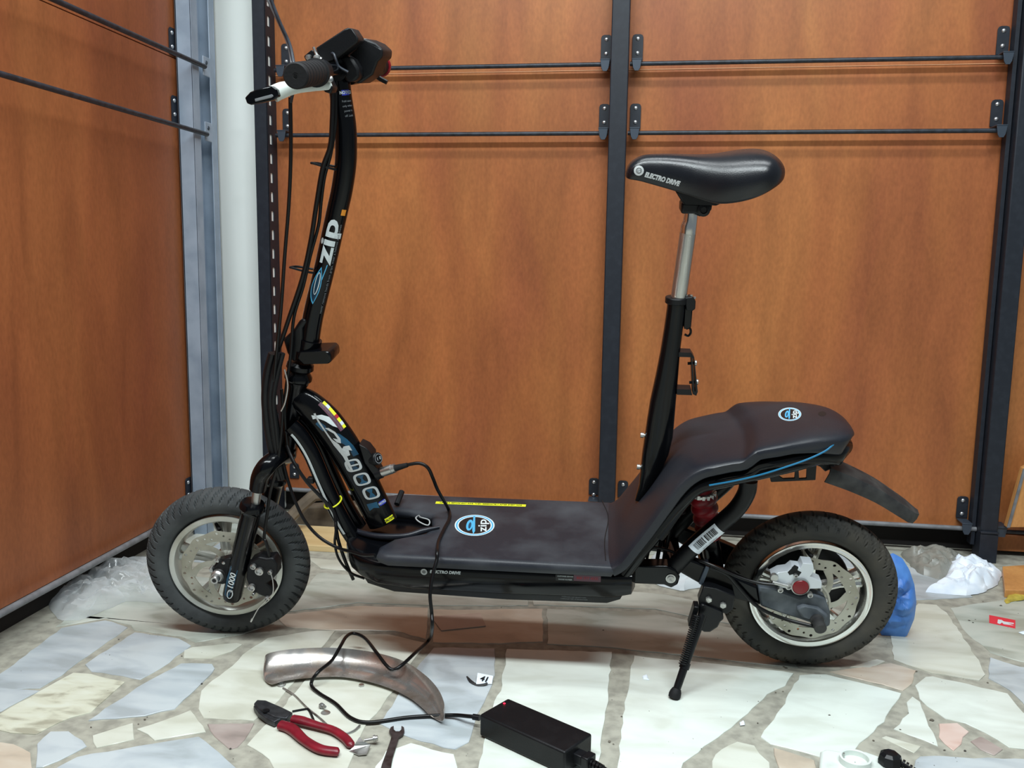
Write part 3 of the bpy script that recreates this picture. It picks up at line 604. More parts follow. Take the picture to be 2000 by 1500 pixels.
# glossy outlined digits: squared rings, leaning with the tube
ua_ = A(math.cos(math.radians(66)), math.sin(math.radians(66)))       # reading direction (down the tube) in photo px
va_ = A(math.cos(math.radians(-14)), math.sin(math.radians(-14)))
def sqring(n=40, p=3.4, a=1, b=1, a2=.7, b2=.7):
    v = []; f = []
    for k in range(n):
        t = 2*math.pi*k/n; c_, s_ = math.cos(t), math.sin(t); c_ = math.copysign(abs(c_)**(2/p), c_); s_ = math.copysign(abs(s_)**(2/p), s_); v += [(c_*a, s_*b), (c_*a2, s_*b2)]
    for k in range(n): j = (k+1) % n; f.append((2*k, 2*j, 2*j+1, 2*k+1))
    return v, f
def onpx(c_, vf, fn=rn, l=.0006): return lambda a, b: fn(*(A(*c_)+ua_*a+va_*b), l)
for k, (x, y) in enumerate([(690, 909), (707, 936), (725, 963)]):
    decal('numeral', sqring(a=12.8, b=15.8, a2=0.01, b2=0.01), onpx((x, y), None, rn, .0004), M['teal'], neck)
    decal('numeral', sqring(a=12.5, b=15.5, a2=9.2, b2=10.5), onpx((x, y), None, rn, .0010), M['silverink'], neck)
    if k == 0: decal('numeral', gridpoly(3, 20, 1, 4), onpx((x, y), None, rn, .0011), M['silverink'], neck)
pdec('numeral', [(671, 872), (682, 870), (688, 880), (681, 879), (684, 889), (676, 892), (670, 885), (664, 884)], rn, 'silverink', neck, .0010)
pdec('swoosh', [(655, 845), (664, 848), (678, 858), (690, 870), (701, 887), (690, 892), (684, 880), (672, 868), (660, 862)], rn, 'teal', neck, .0004)
pdec('swoosh', [(608, 811), (616, 812), (628, 810), (642, 814), (655, 824), (668, 838), (650, 832), (634, 822), (620, 817), (611, 819)], rn, 'ink', neck)
pdec('swoosh', [(612, 808), (616, 807), (621, 818), (634, 838), (648, 858), (662, 868), (676, 887), (690, 920), (686, 922), (670, 892), (652, 870), (636, 846), (622, 826)], rn, 'silverink', neck, .0008)
pdec('swoosh', [(634, 836), (642, 836), (655, 844), (665, 857), (666, 866), (658, 864), (650, 856), (660, 858), (652, 847), (642, 841)], rn, 'silverink', neck, .0009)
pdec('swoosh', [(622, 822), (636, 832), (640, 842), (630, 842), (616, 828)], rn, 'teal', neck, .0004)
pdec('swoosh', [(716, 985), (736, 980), (741, 992), (730, 992), (722, 998)], rn, 'teal', neck, .0004)
decal('warning_label', gridpoly(.058, .0085, 12, 3), lambda a, b: fn(nat(656, 805)+a, b+.0375, .0010), M['yellow'], neck)
for k in (-.018, .004, .019): decal('warning_label', gridpoly(.007, .0087, 3, 3), lambda a, b, k=k: fn(nat(656, 805)+a+k, b+.0375, .0013), M['ink' if k != .004 else 'redink'], neck)
decal('warning_label', gridpoly(.062, .010, 12, 2), lambda a, b: fn(nat(656, 805)+a-.001, b+.0285, .0008), M['pinklab'], neck)
tdec('never operate near water. keep away', nat(656, 805), .0285, .0042, 'greyink', neck, lambda a, b: fn(a, b, .0012), 0, .9)
decal('notice_label', gridpoly(.009, .016, 3, 4), lambda a, b: fn(nat(733, 985)-.004+a, +.028+b, .0010), M['navy'], neck)
tdec('NOTICE', nat(733, 985)-.004, .028, .0065, 'ink', neck, lambda a, b: fn(a, b, .0014), .0002, .8, rot=-math.pi/2+math.pi)
decal('caution_label', gridpoly(.010, .022, 3, 4), lambda a, b: fn(nat(744, 1008)+.002+a, +.026+b, .0010), M['yellow'], neck)
tdec('CAUTION', nat(744, 1008)+.002, .026, .0066, 'blackink', neck, lambda a, b: fn(a, b, .0014), .0002, .9, rot=-math.pi/2+math.pi)
low_px = [(568, 832), (586, 850), (608, 885), (632, 940), (660, 1000), (690, 1050), (722, 1092)]
for y_ in (-.022, .022):
    pts = [A(*S(x, y, -.022)) for x, y in low_px]; pts = [A(p[0], y_, p[2]) for p in pts]
    g = G(); g.tube(pts, .0165, 20, 6); lt = part('down_tube', g, 'gloss')
    if y_ < 0:
        fl, lat = wrapper(pts, .0165); ua, ub = lat(572, 842), lat(684, 1020)
        decal('stripe', gridpoly(ub-ua, .0055, 40, 2), lambda a, b: fl((ua+ub)/2+a, -.0035+b, .0008), M['ink'], lt)
        g = G(); ut = lat(650, 968); pt = [fl(ut+.004*math.cos(t), .0165*t, .002) for t in np.linspace(-2.4, 2.4, 24)]; g.tube(pt, .0016, 6, 1); part('cable_tie', g, 'yellow')
        g = G(); g.box(S(632, 940, -.022)+A(-.025, 0, .002), (.014, .014, .012)); part('cable_guide', g, 'satin', bevel=.002)
# key switch and charging port on the neck
g = G(); p = S(728, 886, -.012); q = S(738, 902, -.012)
g.lathe([(.010, -.016), (.0125, -.012), (.0125, .004), (.0105, .006)], S(735, 896, -.014), A(.78, -.45, .3), 20); ks = part('key_switch', g, 'plastic')
kn = A(.78, -.45, .3); kn /= np.linalg.norm(kn); kc = S(735, 896, -.014)+kn*.0068
g = G(); ku = np.cross(kn, A(0, 0, 1)); ku /= np.linalg.norm(ku); kv = np.cross(ku, kn)
v, f = ring2d(.0095, .0095, .0082, .0082, 24); g.add([kc+ku*a+kv*b for a, b in v], f); mk('switch_ring', g, M['greyink'], ks, smooth=0)
tdec('0 1', 0, 0, .009, 'ink', ks, lambda a, b: kc+kn*.0006+ku*a+kv*b)
g = G(); g.plate([(700, 868), (716, 876), (727, 890), (728, 906), (736, 915), (746, 933), (738, 940), (712, 905)], -.020, .012); part('switch_panel', g, 'satin', bevel=.002)
g = G(); g.lathe([(.009, -.01), (.011, -.008), (.011, .004), (.0095, .005)], S(742, 924, -.012), A(.9, 0, .35), 20); part('charging_port', g, 'satin')
# fork
for sgn in (-1, 1):
    y_ = sgn*.062; ya = .02*sgn
    def Q(x, y): p = S(x, y, -.062); return A(p[0], y_, p[2])
    crown = [S(560, 888), A(*((S(560, 888)+Q(528, 904))/2+A(0, 0, .004))), Q(520, 912), Q(508, 932), Q(503, 956)]
    g = G(); g.tube(crown, [.019, .018, .0185, .0175, .016], 20, 6); fk = part('fork_crown', g, 'gloss')
    g = G(); g.tube([Q(505, 940), Q(497, 995)], .0088, 18, 1); mk('stanchion', g, M['steel'], fk)
    g = G(); ax_ = Q(452, 1170)-Q(494, 985); ln = np.linalg.norm(ax_)
    g.lathe([(.010, -.006), (.022, -.004), (.025, .001), (.0255, .008), (.0205, .014), (.0195, .02), (.0195, ln-.012), (.017, ln-.003), (.010, ln+.001)], Q(494, 985), ax_, 28); lg = mk('fork_leg', g, M['gloss'], fk)
    if sgn < 0:
        a0 = Q(494, 985); a1 = Q(452, 1170); ff_, _a = wrapper([a1, (a0+a1)/2, a0], .0197)
        tdec('1000', .058, .002, .017, 'ink', lg, ff_, .0004, 1.15)
        decal('swoosh', poly2d([(-.036, -.004), (.0, -.010), (.034, -.011), (.038, .006), (.0, .011), (-.034, .006)]), lambda a, b: ff_(.052+a, b+.006, .0004), M['teal'], lg)
        decal('swoosh', ring2d(.011, .006, .0092, .0042, 24), lambda a, b: ff_(.026+a, b, .0009), M['ink'], lg)
        tdec('E', .034, -.001, .011, 'silverink', lg, lambda a, b: ff_(a, b, .001), 0, 1.2)
# front axle, caliper
g = G(); g.lathe([(.013, -.012), (.013, -.004), (.010, 0), (.0085, 0), (.0085, .010), (.0075, .012)], S(423, 1128, -.078), N_, 20); ax1 = part('axle_nut', g, 'steel')
g = G(); g.lathe([(.0045, .0122), (0, .0123)], S(423, 1128, -.078), N_, 16); mk('nut_hole', g, M['blackink'], ax1)
g = G(); g.plate([(414, 1110), (424, 1096), (450, 1090), (462, 1105), (456, 1135), (436, 1142), (414, 1138)], -.066, -.045); dp = part('dropout', g, 'satin', bevel=.003)
for x, y in ((412, 1111), (425, 1095), (437, 1099)):
    g = G(); g.lathe([(.0035, -.01), (.0035, .002), (.002, .003), (0, .003)], S(x, y, -.066), N_, 10); mk('bolt', g, M['steel'], dp)
g = G(); g.plate([(488, 1096), (505, 1088), (520, 1092), (533, 1090), (541, 1104), (541, 1122), (530, 1134), (520, 1140), (531, 1150), (535, 1160), (522, 1168), (505, 1162), (488, 1152), (480, 1130), (482, 1108)], -.078, -.048); cal = part('brake_caliper', g, 'plastic', bevel=.004)
for x, y, r_ in ((495, 1106, .0058), (507, 1115, .0085), (492, 1147, .0075), (528, 1117, .0045), (496, 1159, .003), (522, 1169, .0055)):
    g = G(); g.lathe([(r_, -.004), (r_, .004), (r_*.7, .005), (r_*.6, .002), (0, .002)], S(x, y, -.080), N_, 16); mk('bolt', g, M['steel'], cal)
g = G(); g.tube([S(528, 1117, -.083), S(533, 1135, -.086), S(533, 1158, -.086), S(522, 1170, -.086), S(505, 1188, -.088), S(492, 1211, -.09)], .0011, 8, 5); cw = part('cable_end', g, 'steel')
g = G(); g.tube([S(493, 1208, -.09), S(490, 1214, -.09)], .002, 8, 1); mk('ferrule', g, M['steel'], cw)
g = G(); g.tube([S(530, 1100, -.070), S(520, 1060, -.072), S(516, 1050, -.07), S(521, 1010, -.06), S(528, 960, -.05), S(541, 910, -.05), S(548, 860, -.045), S(552, 800, -.04), S(550, 760, -.035)], .0032, 10, 6); part('brake_cable', g, 'cable')

# handlebar
hb_near = S(577, 148, -.285); hb_far = S(746, 128, .275); mid = S(664, 135, 0)
def hb(t): return hb_near+(mid-hb_near)*t if t <= 1 else mid+(hb_far-mid)*(t-1)
g = G(); g.tube([hb(.05), hb(1), hb(1.95)], .0111, 20, 1); bar = part('handlebar', g, 'gloss')
g = G(); g.tube([mid+(hb_near-mid)*.10, mid+(hb_far-mid)*.10], .0185, 24, 1); mk('bar_clamp', g, M['gloss'], bar)
def grip(a, b, m, extra=True):
    d = b-a; L = np.linalg.norm(d); pr = [(.004, .0003), (.0045, .0), (.0165, 0), (.0185, .003)]
    x = .012
    while x < L-.012: pr += [(.0185, x), (.0158, x+.0006), (.0158, x+.0036), (.0185, x+.0042)]; x += .017
    pr += [(.0185, L-.006), (.0215, L-.005), (.0215, L-.001), (.012, L)]
    g = G(); g.lathe(pr, a, d, 32); o = mk('grip', g, m, bar, smooth=30)
    g = G(); g.lathe([(.0025, -.0004), (0, -.0004)], a, d, 12); mk('end_hole', g, M['blackink'], o)
grip(hb_near, hb(.42), M['rubber']); grip(hb_far, hb(1.60), M['plastic'])
g = G(); d_ = hb_far-hb(1.6); g.lathe([(.020, 0), (.022, .002), (.022, .006), (.020, .008)], hb_far-d_*.16, d_, 24); mk('throttle_ring', g, M['redcap'], bar)
g = G(); g.tube([hb(1.48), hb(1.60)], .026, 24, 1); g.tube([hb(1.14), hb(1.30)], .028, 24, 1); g.tube([hb(1.3), hb(1.48)], .021, 20, 1); mk('throttle_body', g, M['plastic'], bar, smooth=40)
g = G(); g.tube([S(728, 140, .1), S(740, 152, .10), S(756, 161, .10)], [.006, .0045, .0042], 10, 4); mk('brake_lever', g, M['satin'], bar)
g = G(); g.tube([hb(.44), hb(.56)], .0185, 20, 1); g.plate([(628, 150), (640, 152), (650, 172), (646, 184), (634, 180), (624, 168)], -.135, -.105); mk('lever_perch', g, M['satin'], bar, bevel=.003)
g = G(); g.lathe([(.005, -.012), (.005, .006), (.003, .007), (0, .007)], S(643, 156, -.14), A(.5, -.8, .2), 12); mk('bolt', g, M['steel'], bar)
g = G(); g.tube([S(646, 168, -.13), S(615, 170, -.155), S(580, 170, -.185), S(552, 176, -.205), S(534, 184, -.215)], [.0055, .006, .0095, .0120, .0125], 16, 5, .7); lv = mk('lever_arm', g, M['white'], bar)
g = G(); g.plate([(527, 168), (500, 175), (488, 180), (478, 191), (482, 202), (490, 205), (500, 203), (533, 196), (544, 188), (541, 176), (534, 169)], -.226, -.208); lb = mk('brake_lever', g, M['gloss'], bar, bevel=.003)
g = G(); g.plate([(497, 193), (531, 184), (534, 188), (530, 191), (498, 199)], -.2275, -.225); mk('lever_groove', g, M['greyink'], lb, bevel=.001)
# lamp box and gauge
g = G(); g.plate([(616, 94), (672, 57), (679, 54), (688, 57), (699, 74), (699, 82), (652, 119), (632, 122)], -.045, -.004); hl_ = part('headlight', g, 'plastic', bevel=.006, bseg=3)
g = G(); g.plate([(593, 110), (609, 97), (614, 98), (624, 120), (610, 124), (597, 119)], -.040, -.008); mk('lamp_lens', g, M['satin'], hl_, bevel=.002)
g = G(); g.tube([S(612, 92, -.047), S(618, 106, -.047), S(628, 116, -.05)], .0024, 8, 3); g.lathe([(.005, -.006), (.005, .004), (0, .005)], S(619, 113, -.055), N_, 12); g.lathe([(.0045, -.006), (.0045, .004), (0, .005)], S(603, 112, -.045), N_, 12); mk('lamp_clamp', g, M['steel'], hl_)
g = G(); g.plate([(699, 77), (716, 76), (734, 84), (748, 97), (747, 112), (738, 120), (728, 146), (702, 164), (684, 158), (672, 130), (676, 110), (694, 95)], .004, .075); gp = part('battery_gauge', g, 'plastic', bevel=.006, bseg=3)
g = G(); a, b = S(703, 76.5, .004), S(743, 99, .004); a2, b2 = A(a[0], .07, a[2]), A(b[0], .07, b[2]); up_ = A(.0009, 0, .002)
g.prism([[a+up_, b+up_, b2+up_, a2+up_]], (-.0005, 0, -.001)); mk('gauge_face', g, M['greyink'], gp, smooth=0)
g = G(); g.plate([(655, 112), (676, 108), (690, 116), (700, 132), (702, 150), (692, 160), (676, 160), (664, 140)], -.025, .02); part('clamp_body', g, 'plastic', bevel=.006)
g = G(); g.tube([S(634, 108, -.03), S(650, 104, -.045), S(656, 116, -.05), S(662, 130, -.05), S(680, 141, -.05)], .0022, 8, 5); part('brake_cable', g, 'rod')

# cables
def cab(pts, r_, m='cable', name='brake_cable', k=6, par=SC):
    g = G(); g.tube([S(*p) for p in pts], r_, 10, k); return mk(name, g, M[m], par)
cab([(650, 178, -.03), (649, 230, -.03), (645, 285, -.03), (630, 330, -.03), (618, 400, -.03), (607, 470, -.03), (590, 545, -.03), (560, 635, -.03), (540, 700, -.03), (533, 770, -.03), (545, 850, -.03)], .0042)
cab([(656, 180, -.024), (655, 240, -.024), (646, 300, -.024), (634, 345, -.024), (627, 395, -.024), (622, 440, -.024), (606, 500, -.024), (592, 560, -.024), (574, 620, -.024), (568, 690, -.03), (556, 790, -.03), (562, 880, -.03)], .0030)
cab([(567, 190, -.09), (568, 300, -.09), (564, 400, -.085), (556, 500, -.08), (549, 600, -.07), (541, 680, -.06), (532, 780, -.05), (532, 860, -.05)], .0032)
cab([(518, -30, -.10), (545, 40, -.10), (565, 85, -.10), (573, 120, -.11), (577, 150, -.12), (568, 200, -.09)], .0028, 'rod')
cab([(508, -30, -.095), (540, 35, -.095), (562, 85, -.095), (569, 120, -.10), (572, 150, -.12)], .0022, 'railgrey')
for x, y, w_ in ((637, 322, 1), (595, 524, 1)):
    g = G(); c_ = S(x, y, -.012); g.tube([c_+A(.028*w_, .01, -.012), c_+A(.008, -.012, -.004), c_+A(-.016, -.018, .004), c_+A(-.022, -.012, .004), c_+A(-.014, .004, .002), c_+A(.012, .012, -.004)], .0022, 8, 5); part('cable_clip', g, 'satin')
for dx, r_ in ((0, .0075), (12, .006), (20, .005)):
    cab([(532+dx, 690, -.05), (522+dx, 730, -.05), (518+dx*.8, 780, -.055), (524+dx*.8, 840, -.05), (536+dx*.5, 900, -.04), (545+dx*.5, 935, -.03)], r_, 'plastic', 'cable_sleeve')
cab([(556, 722, -.055), (562, 752, -.055), (557, 785, -.055), (549, 803, -.055)], .0016, 'steel', 'bare_wire')
cab([(560, 870, -.03), (575, 905, -.05), (600, 942, -.055), (628, 972, -.05), (652, 1000, -.05), (657, 1035, -.06), (662, 1060, -.06), (676, 1100, -.06), (690, 1132, -.06)], .0035)
cab([(548, 880, -.03), (560, 930, -.04), (575, 975, -.05), (596, 1018, -.06), (625, 1050, -.065), (660, 1070, -.07), (688, 1078, -.095), (710, 1084, -.118), (732, 1084, -.128)], .0032)
cab([(655, 1010, -.05), (656, 1036, -.065), (654, 1062, -.065), (662, 1092, -.065), (684, 1118, -.065), (712, 1130, -.06)], .0026)

# deck ---------------------------------------------------------------
plan = [(.800, -.135), (.375, -.134), (.352, -.122), (.350, -.095), (.372, -.062), (.402, -.047), (.428, -.034), (.437, 0), (.428, .034), (.380, .050), (.285, .060), (.282, .085), (.305, .118), (.34, .133), (.800, .135)]
def inset(P, d):
    n = len(P); out = []
    for i in range(n):
        a, b, c = A(*P[i-1]), A(*P[i]), A(*P[(i+1) % n]); e1 = (b-a)/np.linalg.norm(b-a); e2 = (c-b)/np.linalg.norm(c-b)
        n1 = A(-e1[1], e1[0]); n2 = A(-e2[1], e2[0]); m_ = n1+n2; m_ /= np.linalg.norm(m_); k = 1/max(.5, m_@n1); out.append(b+m_*d*k)
    return out
area2 = sum(plan[i-1][0]*plan[i][1]-plan[i][0]*plan[i-1][1] for i in range(len(plan))); sg = 1 if area2 > 0 else -1
g = G(); R = []
for k in range(7):
    t = math.pi/2*k/6; R.append([A(p_[0], p_[1], .2655+.0125*math.sin(t)) for p_ in inset(plan, sg*.0125*(1-math.cos(t)))])
R = [[A(p_[0], p_[1], .256) for p_ in inset(plan, sg*.004)]]+R
g.rings(R); deck = part('deck_cover', g, 'deckm', smooth=40)
g = G(); g.tube([A(.275, -.012, .262), A(.33, -.038, .266), (.39, -.044, .272), A(.425, -.032, .279), A(.455, -.018, .281)], [.006, .006, .006, .006, .003], 12, 5); part('opening_lip', g, 'carbon')
g = G(); pts = [DK(x, y, .2785) for x, y in ((820, 1010), (838, 1016), (836, 1026), (820, 1020), (812, 1012), (818, 1007))]; g.tube(pts+[pts[0]], .0014, 8, 4); part('deck_ring', g, 'silverink')
g = G(); g.tube([DK(775, 985, .285), DK(785, 960, .30)], .006, 10, 1); part('cable_stub', g, 'satin')
# seam of the deck cover
g = G(); g.tube([DK(1176, 978, .2782), DK(1188, 1010, .2782), DK(1181, 1055, .2782), DK(1183, 1095, .2782)], .0009, 6, 6); part('cover_seam', g, 'blackink')
def dmap(x, y, u, v, z=.2778):             # map for deck print: u,v are photo directions
    o = DK(x, y, z); return o
# warning strip and badge
a = DK(851, 981.5, .2784); b = DK(1027, 987.5, .2781); du = (b-a)/np.linalg.norm(b-a); dv = A(0, 1, 0)
L_ = np.linalg.norm(b-a); dm = lambda x, y, l=0: (a+b)/2+du*x+dv*y+A(0, 0, l)
decal('warning_strip', gridpoly(L_, .010, 20, 1), lambda x, y: dm(x, y), M['yellow'], deck)
tdec('CAREFUL BEFORE EXIT RIDE. THEN IMMEDIATELY AFTER EVERY RIDE', 0, 0, .0066, 'blackink', deck, lambda x, y: dm(x, y, .0005), .0001, .86)

# battery box
def loft(secs, p=3.2, n=28, yoff=0):
    """secs: (x, half width, z bottom, z top)"""
    R = []
    for x, w_, z0, z1 in secs:
        ring = []
        for k in range(n):
            t = 2*math.pi*k/n; ct, st = math.cos(t), math.sin(t)
            ring.append(A(x, yoff+w_*math.copysign(abs(ct)**(2/p), ct), (z0+z1)/2+(z1-z0)/2*math.copysign(abs(st)**(2/p), st)))
        R.append(ring)
    return R
g = G(); g.rings(loft([(.268, .02, .225, .250), (.274, .055, .218, .262), (.290, .085, .214, .258), (.315, .105, .206, .258), (.35, .118, .198, .258), (.42, .124, .194, .258), (.60, .125, .194, .258), (.80, .125, .198, .258), (.835, .12, .205, .256), (.842, .10, .21, .25)], 6)); bb = part('battery_box', g, 'gloss', smooth=40)
g = G(); g.rings(loft([(.298, .07, .205, .235), (.325, .100, .190, .232), (.38, .112, .181, .228), (.60, .115, .178, .226), (.79, .115, .182, .226), (.815, .108, .188, .226), (.824, .09, .196, .226)], 7)); mk('under_tray', g, M['plastic'], bb, smooth=40)
g = G(); g.rings(loft([(.40, .05, .172, .19), (.44, .085, .165, .19), (.57, .088, .164, .19), (.61, .06, .172, .19)], 4)); mk('skid_plate', g, M['plastic'], bb, smooth=40)
yb_ = -.1262
fm = lambda x, y, l=.0: A(x, yb_-l, y)
def sdec(s, px, py, size, m, parent, yy, bold=0, sx=1.0, shear=0, ang=0):
    o = S(px, py, yy); ca, sa = math.cos(ang), math.sin(ang)
    tdec(s, 0, 0, size, m, parent, lambda a_, b_: A(o[0]+a_*ca-b_*sa, yy, o[2]+a_*sa+b_*ca), bold, sx, shear)
sdec('ELECTRO DRIVE', 869, 1118, .0085, 'ink', bb, yb_, .0004, .95, .2)
o = S(828, 1117, yb_); decal('logo', ring2d(.0065, .0065, .0001, .0001, 28), lambda x, y: A(o[0]+x, yb_, o[2]+y), M['silverink'], bb); decal('logo', ring2d(.0030, .0030, .0020, .0020, 20), lambda x, y: A(o[0]+x, yb_-.0004, o[2]+y), M['blackink'], bb)
tdec('G', 0, 0, .004, 'blackink', bb, lambda x, y: A(o[0]+x, yb_-.0005, o[2]+y))
o2 = S(1103, 1129, yb_); decal('service_label', gridpoly(.034, .0125), lambda x, y: A(o2[0]+x, yb_, o2[2]+y), M['blackink'], bb)
sdec('CUSTOMER SERVICE', 1104, 1126, .0038, 'ink', bb, yb_-.0005, 0, .85); sdec('PHONE NUMBER', 1104, 1132, .0038, 'ink', bb, yb_-.0005, 0, .9)
o3 = S(1147, 1130, yb_); decal('service_label', gridpoly(.050, .0125), lambda x, y: A(o3[0]+x, yb_-.0002, o3[2]+y), M['pinklab'], bb)
sdec('800 377 4532', 1147, 1130, .0072, 'redink', bb, yb_-.0006, 0, 1.0)
yt_ = -.1162
for k in range(7): sdec(('WARNING TO REDUCE THE RISK OF', 'INJURY ALWAYS WEAR HELMET AND', 'PROTECTIVE GEAR READ OWNERS', 'MANUAL BEFORE RIDING DO NOT', 'RIDE AT NIGHT OR IN RAIN NO', 'PASSENGERS KEEP BRAKES CLEAN', 'CHARGE BATTERY AFTER EACH RIDE')[k], 1121, 1147+k*3.9, .0032, 'greyink', bb, yt_, 0, .95)

# ramp and tail cover --------------------------------------------------
def loft2(secs, th=.03, n=36, p=5):
    """secs: (x, z of the top, half width); ring in the plane normal to the path"""
    P = np.array([[s_[0], s_[1]] for s_ in secs]); T = np.gradient(P, axis=0); T /= np.linalg.norm(T, axis=1)[:, None]; R = []
    for (s_, t) in zip(secs, T):
        nx, nz = -t[1], t[0]; w_ = s_[2]; h = th+.016*min(1, max(0, (s_[0]-1.10)/.10)); ring = []
        for k in range(n):
            a = 2*math.pi*k/n; ca, sa = math.cos(a), math.sin(a)
            yy = w_*math.copysign(abs(ca)**(2/p), ca); d = h/2*math.copysign(abs(sa)**(2/p), sa)-h/2 - .10*(yy/max(w_, .01))**2*h*.6
            ring.append(A(s_[0]+nx*d+(.022*(1-(yy/.125)**2)-.008)*math.exp(-((s_[0]-1.025)/.05)**2), yy, s_[1]+nz*d))
        R.append(ring)
    return R
tail = [(.790, .2785, .134), (.806, .290, .1335), (.826, .320, .131), (.853, .362, .128), (.880, .408, .126), (.900, .440, .124), (.920, .463, .123), (.945, .480, .123), (.98, .4905, .123), (1.005, .4965, .123), (1.020, .4995, .123), (1.030, .509, .1225), (1.045, .5195, .121), (1.08, .526, .116), (1.11, .530, .107), (1.14, .534, .100), (1.17, .5345, .092), (1.195, .533, .082), (1.212, .529, .068), (1.224, .522, .050), (1.231, .511, .028)]
def dens(S_, k=3):
    P, T, q = path([A(a_[0], a_[1], a_[2]) for a_ in S_], .01, k); return [tuple(p) for p in P]
g = G(); g.rings(loft2(dens(tail), .028)); tc = part('seat_cover', g, 'carbon', smooth=40)
pan_ = [(s_[0]+.003 if s_[0] > .95 else s_[0]+.016, s_[1]-.026 if s_[0] > .93 else s_[1]-.022, s_[2]-.006) for s_ in tail[3:-1]]
g = G(); g.rings(loft2(dens(pan_), .026, p=4)); part('tail_pan', g, 'gloss', smooth=40)
st = [S(x, y, yy) for x, y, yy in ((1385, 948, -.1240), (1440, 938, -.1250), (1490, 926, -.124), (1535, 912, -.119), (1575, 898, -.110), (1610, 882, -.099), (1628, 868, -.088))]
g = G(); g.tube(st, .0017, 8, 5); part('blue_stripe', g, 'stripe')
for s_ in (-1, 1):
    g = G(); g.tube([(.815, .105*s_, .235), (.842, .108*s_, .285), (.880, .108*s_, .345), (.915, .108*s_, .40), (.945, .105*s_, .432), (.99, .105*s_, .448), (1.06, .10*s_, .465), (1.12, .085*s_, .475), (1.17, .06*s_, .48)], [.012, .013, .013, .013, .013, .013, .012, .011, .01], 16, 5); part('rail_tube', g, 'gloss')
# tail badge, hole
def topz(x): return float(np.interp(x, [s_[0] for s_ in tail], [s_[1] for s_ in tail]))
rt_ = raycaster(tc)
def ebadge(cx, cy, rx, ry, fn, parent):
    el = lambda k: dense(ring2d(rx*k, ry*k, .01, .01, 40), 8)
    for k, m_, l in ((1, 'ink', .0004), (.94, 'blue', .0007), (.86, 'ink', .0010), (.80, 'blackink', .0013)): decal('badge', el(k), lambda x, y, l=l: fn(cx+x, cy+y, l), M[m_], parent)
    lens = [(cx-rx*.25+rx*.17*math.cos(t)+ry*.10*math.sin(t), cy-ry*.02-ry*.52*math.sin(t)) for t in [2*math.pi*k/20 for k in range(20)]]
    decal('badge', dense(poly2d(lens), 8), lambda x, y: fn(x, y, .0017), M['blue'], parent)
    decal('badge', dense(poly2d([(cx-rx*.06, cy-ry*.90), (cx+rx*.03, cy-ry*.90), (cx+rx*.02, cy+ry*.55), (cx-rx*.07, cy+ry*.82), (cx-rx*.12, cy+ry*.5)]), 8), lambda x, y: fn(x, y, .0018), M['blue'], parent)
    lens2 = [(cx-rx*.24+rx*.07*math.cos(t)+ry*.06*math.sin(t), cy+ry*.0-ry*.30*math.sin(t)) for t in [2*math.pi*k/16 for k in range(16)]]
    decal('badge', dense(poly2d(lens2), 8), lambda x, y: fn(x, y, .0020), M['teal'], parent)
    v, f = text2d('zip', ry*1.12, 0, .3); decal('badge', (v, f), lambda a, b: fn(cx+rx*.40-b*1.05, cy-a*.92, .0019), M['ink'], parent)
ebadge(1542.5, 809, 22.5, 13.0, rt_, tc); ebadge(927, 1026, 39, 20.5, raycaster(deck), deck)
decal('lock_hole', dense(ring2d(8, 4.6, .01, .01, 24), 6), lambda x, y: rt_(1606+x, 808+y, .0006), M['blackink'], tc)
# bracket under the tail
g = G(); g.plate([(1500, 915), (1550, 908), (1596, 898), (1593, 938), (1506, 942)], -.045, -.040, holes=[[(1522, 930), (1525, 921), (1550, 917), (1553, 922), (1552, 934), (1530, 935)], [(1560, 916), (1576, 912), (1575, 934), (1561, 935)]]); part('plate_bracket', g, 'plastic', smooth=0, bevel=.001)
# rear mudguard
mud = [(1612, 908), (1650, 918), (1700, 940), (1745, 965), (1780, 992), (1793, 1004)]
R = []
P, T, q = path([S(x, y, 0)-A(0, 0, .0) for x, y in [(1612, 905), (1660, 925), (1710, 950), (1752, 978), (1786, 1002)]], .01, 5)
for i, (p_, t_) in enumerate(zip(P, T)):
    f_ = i/(len(P)-1); w_ = .040-.006*f_; n_ = A(-t_[2], 0, t_[0]); dr = .022-.008*f_
    if f_ > .9: w_ *= 1-(f_-.9)*4
    ring = [p_+A(0, y, 0)+n_*z for y, z in ((-w_, -dr), (-w_, -.003), (-w_+.006, .006), (0, .009), (w_-.006, .006), (w_, -.003), (w_, -dr), (w_-.003, -dr), (w_-.003, -.004), (w_-.008, .003), (0, .0055), (-w_+.008, .003), (-w_+.003, -.004), (-w_+.003, -dr))]
    R.append(ring)
g = G(); g.rings(R); part('mudguard', g, 'dusty', smooth=40)
g = G(); g.plate([(1598, 890), (1618, 896), (1632, 912), (1612, 922), (1598, 908)], -.02, .02); part('mudguard_mount', g, 'plastic', bevel=.002)
g = G(); g.lathe([(.005, 0), (.005, .003), (0, .004)], S(1619, 894, -.022), N_, 12); part('bolt', g, 'steel')

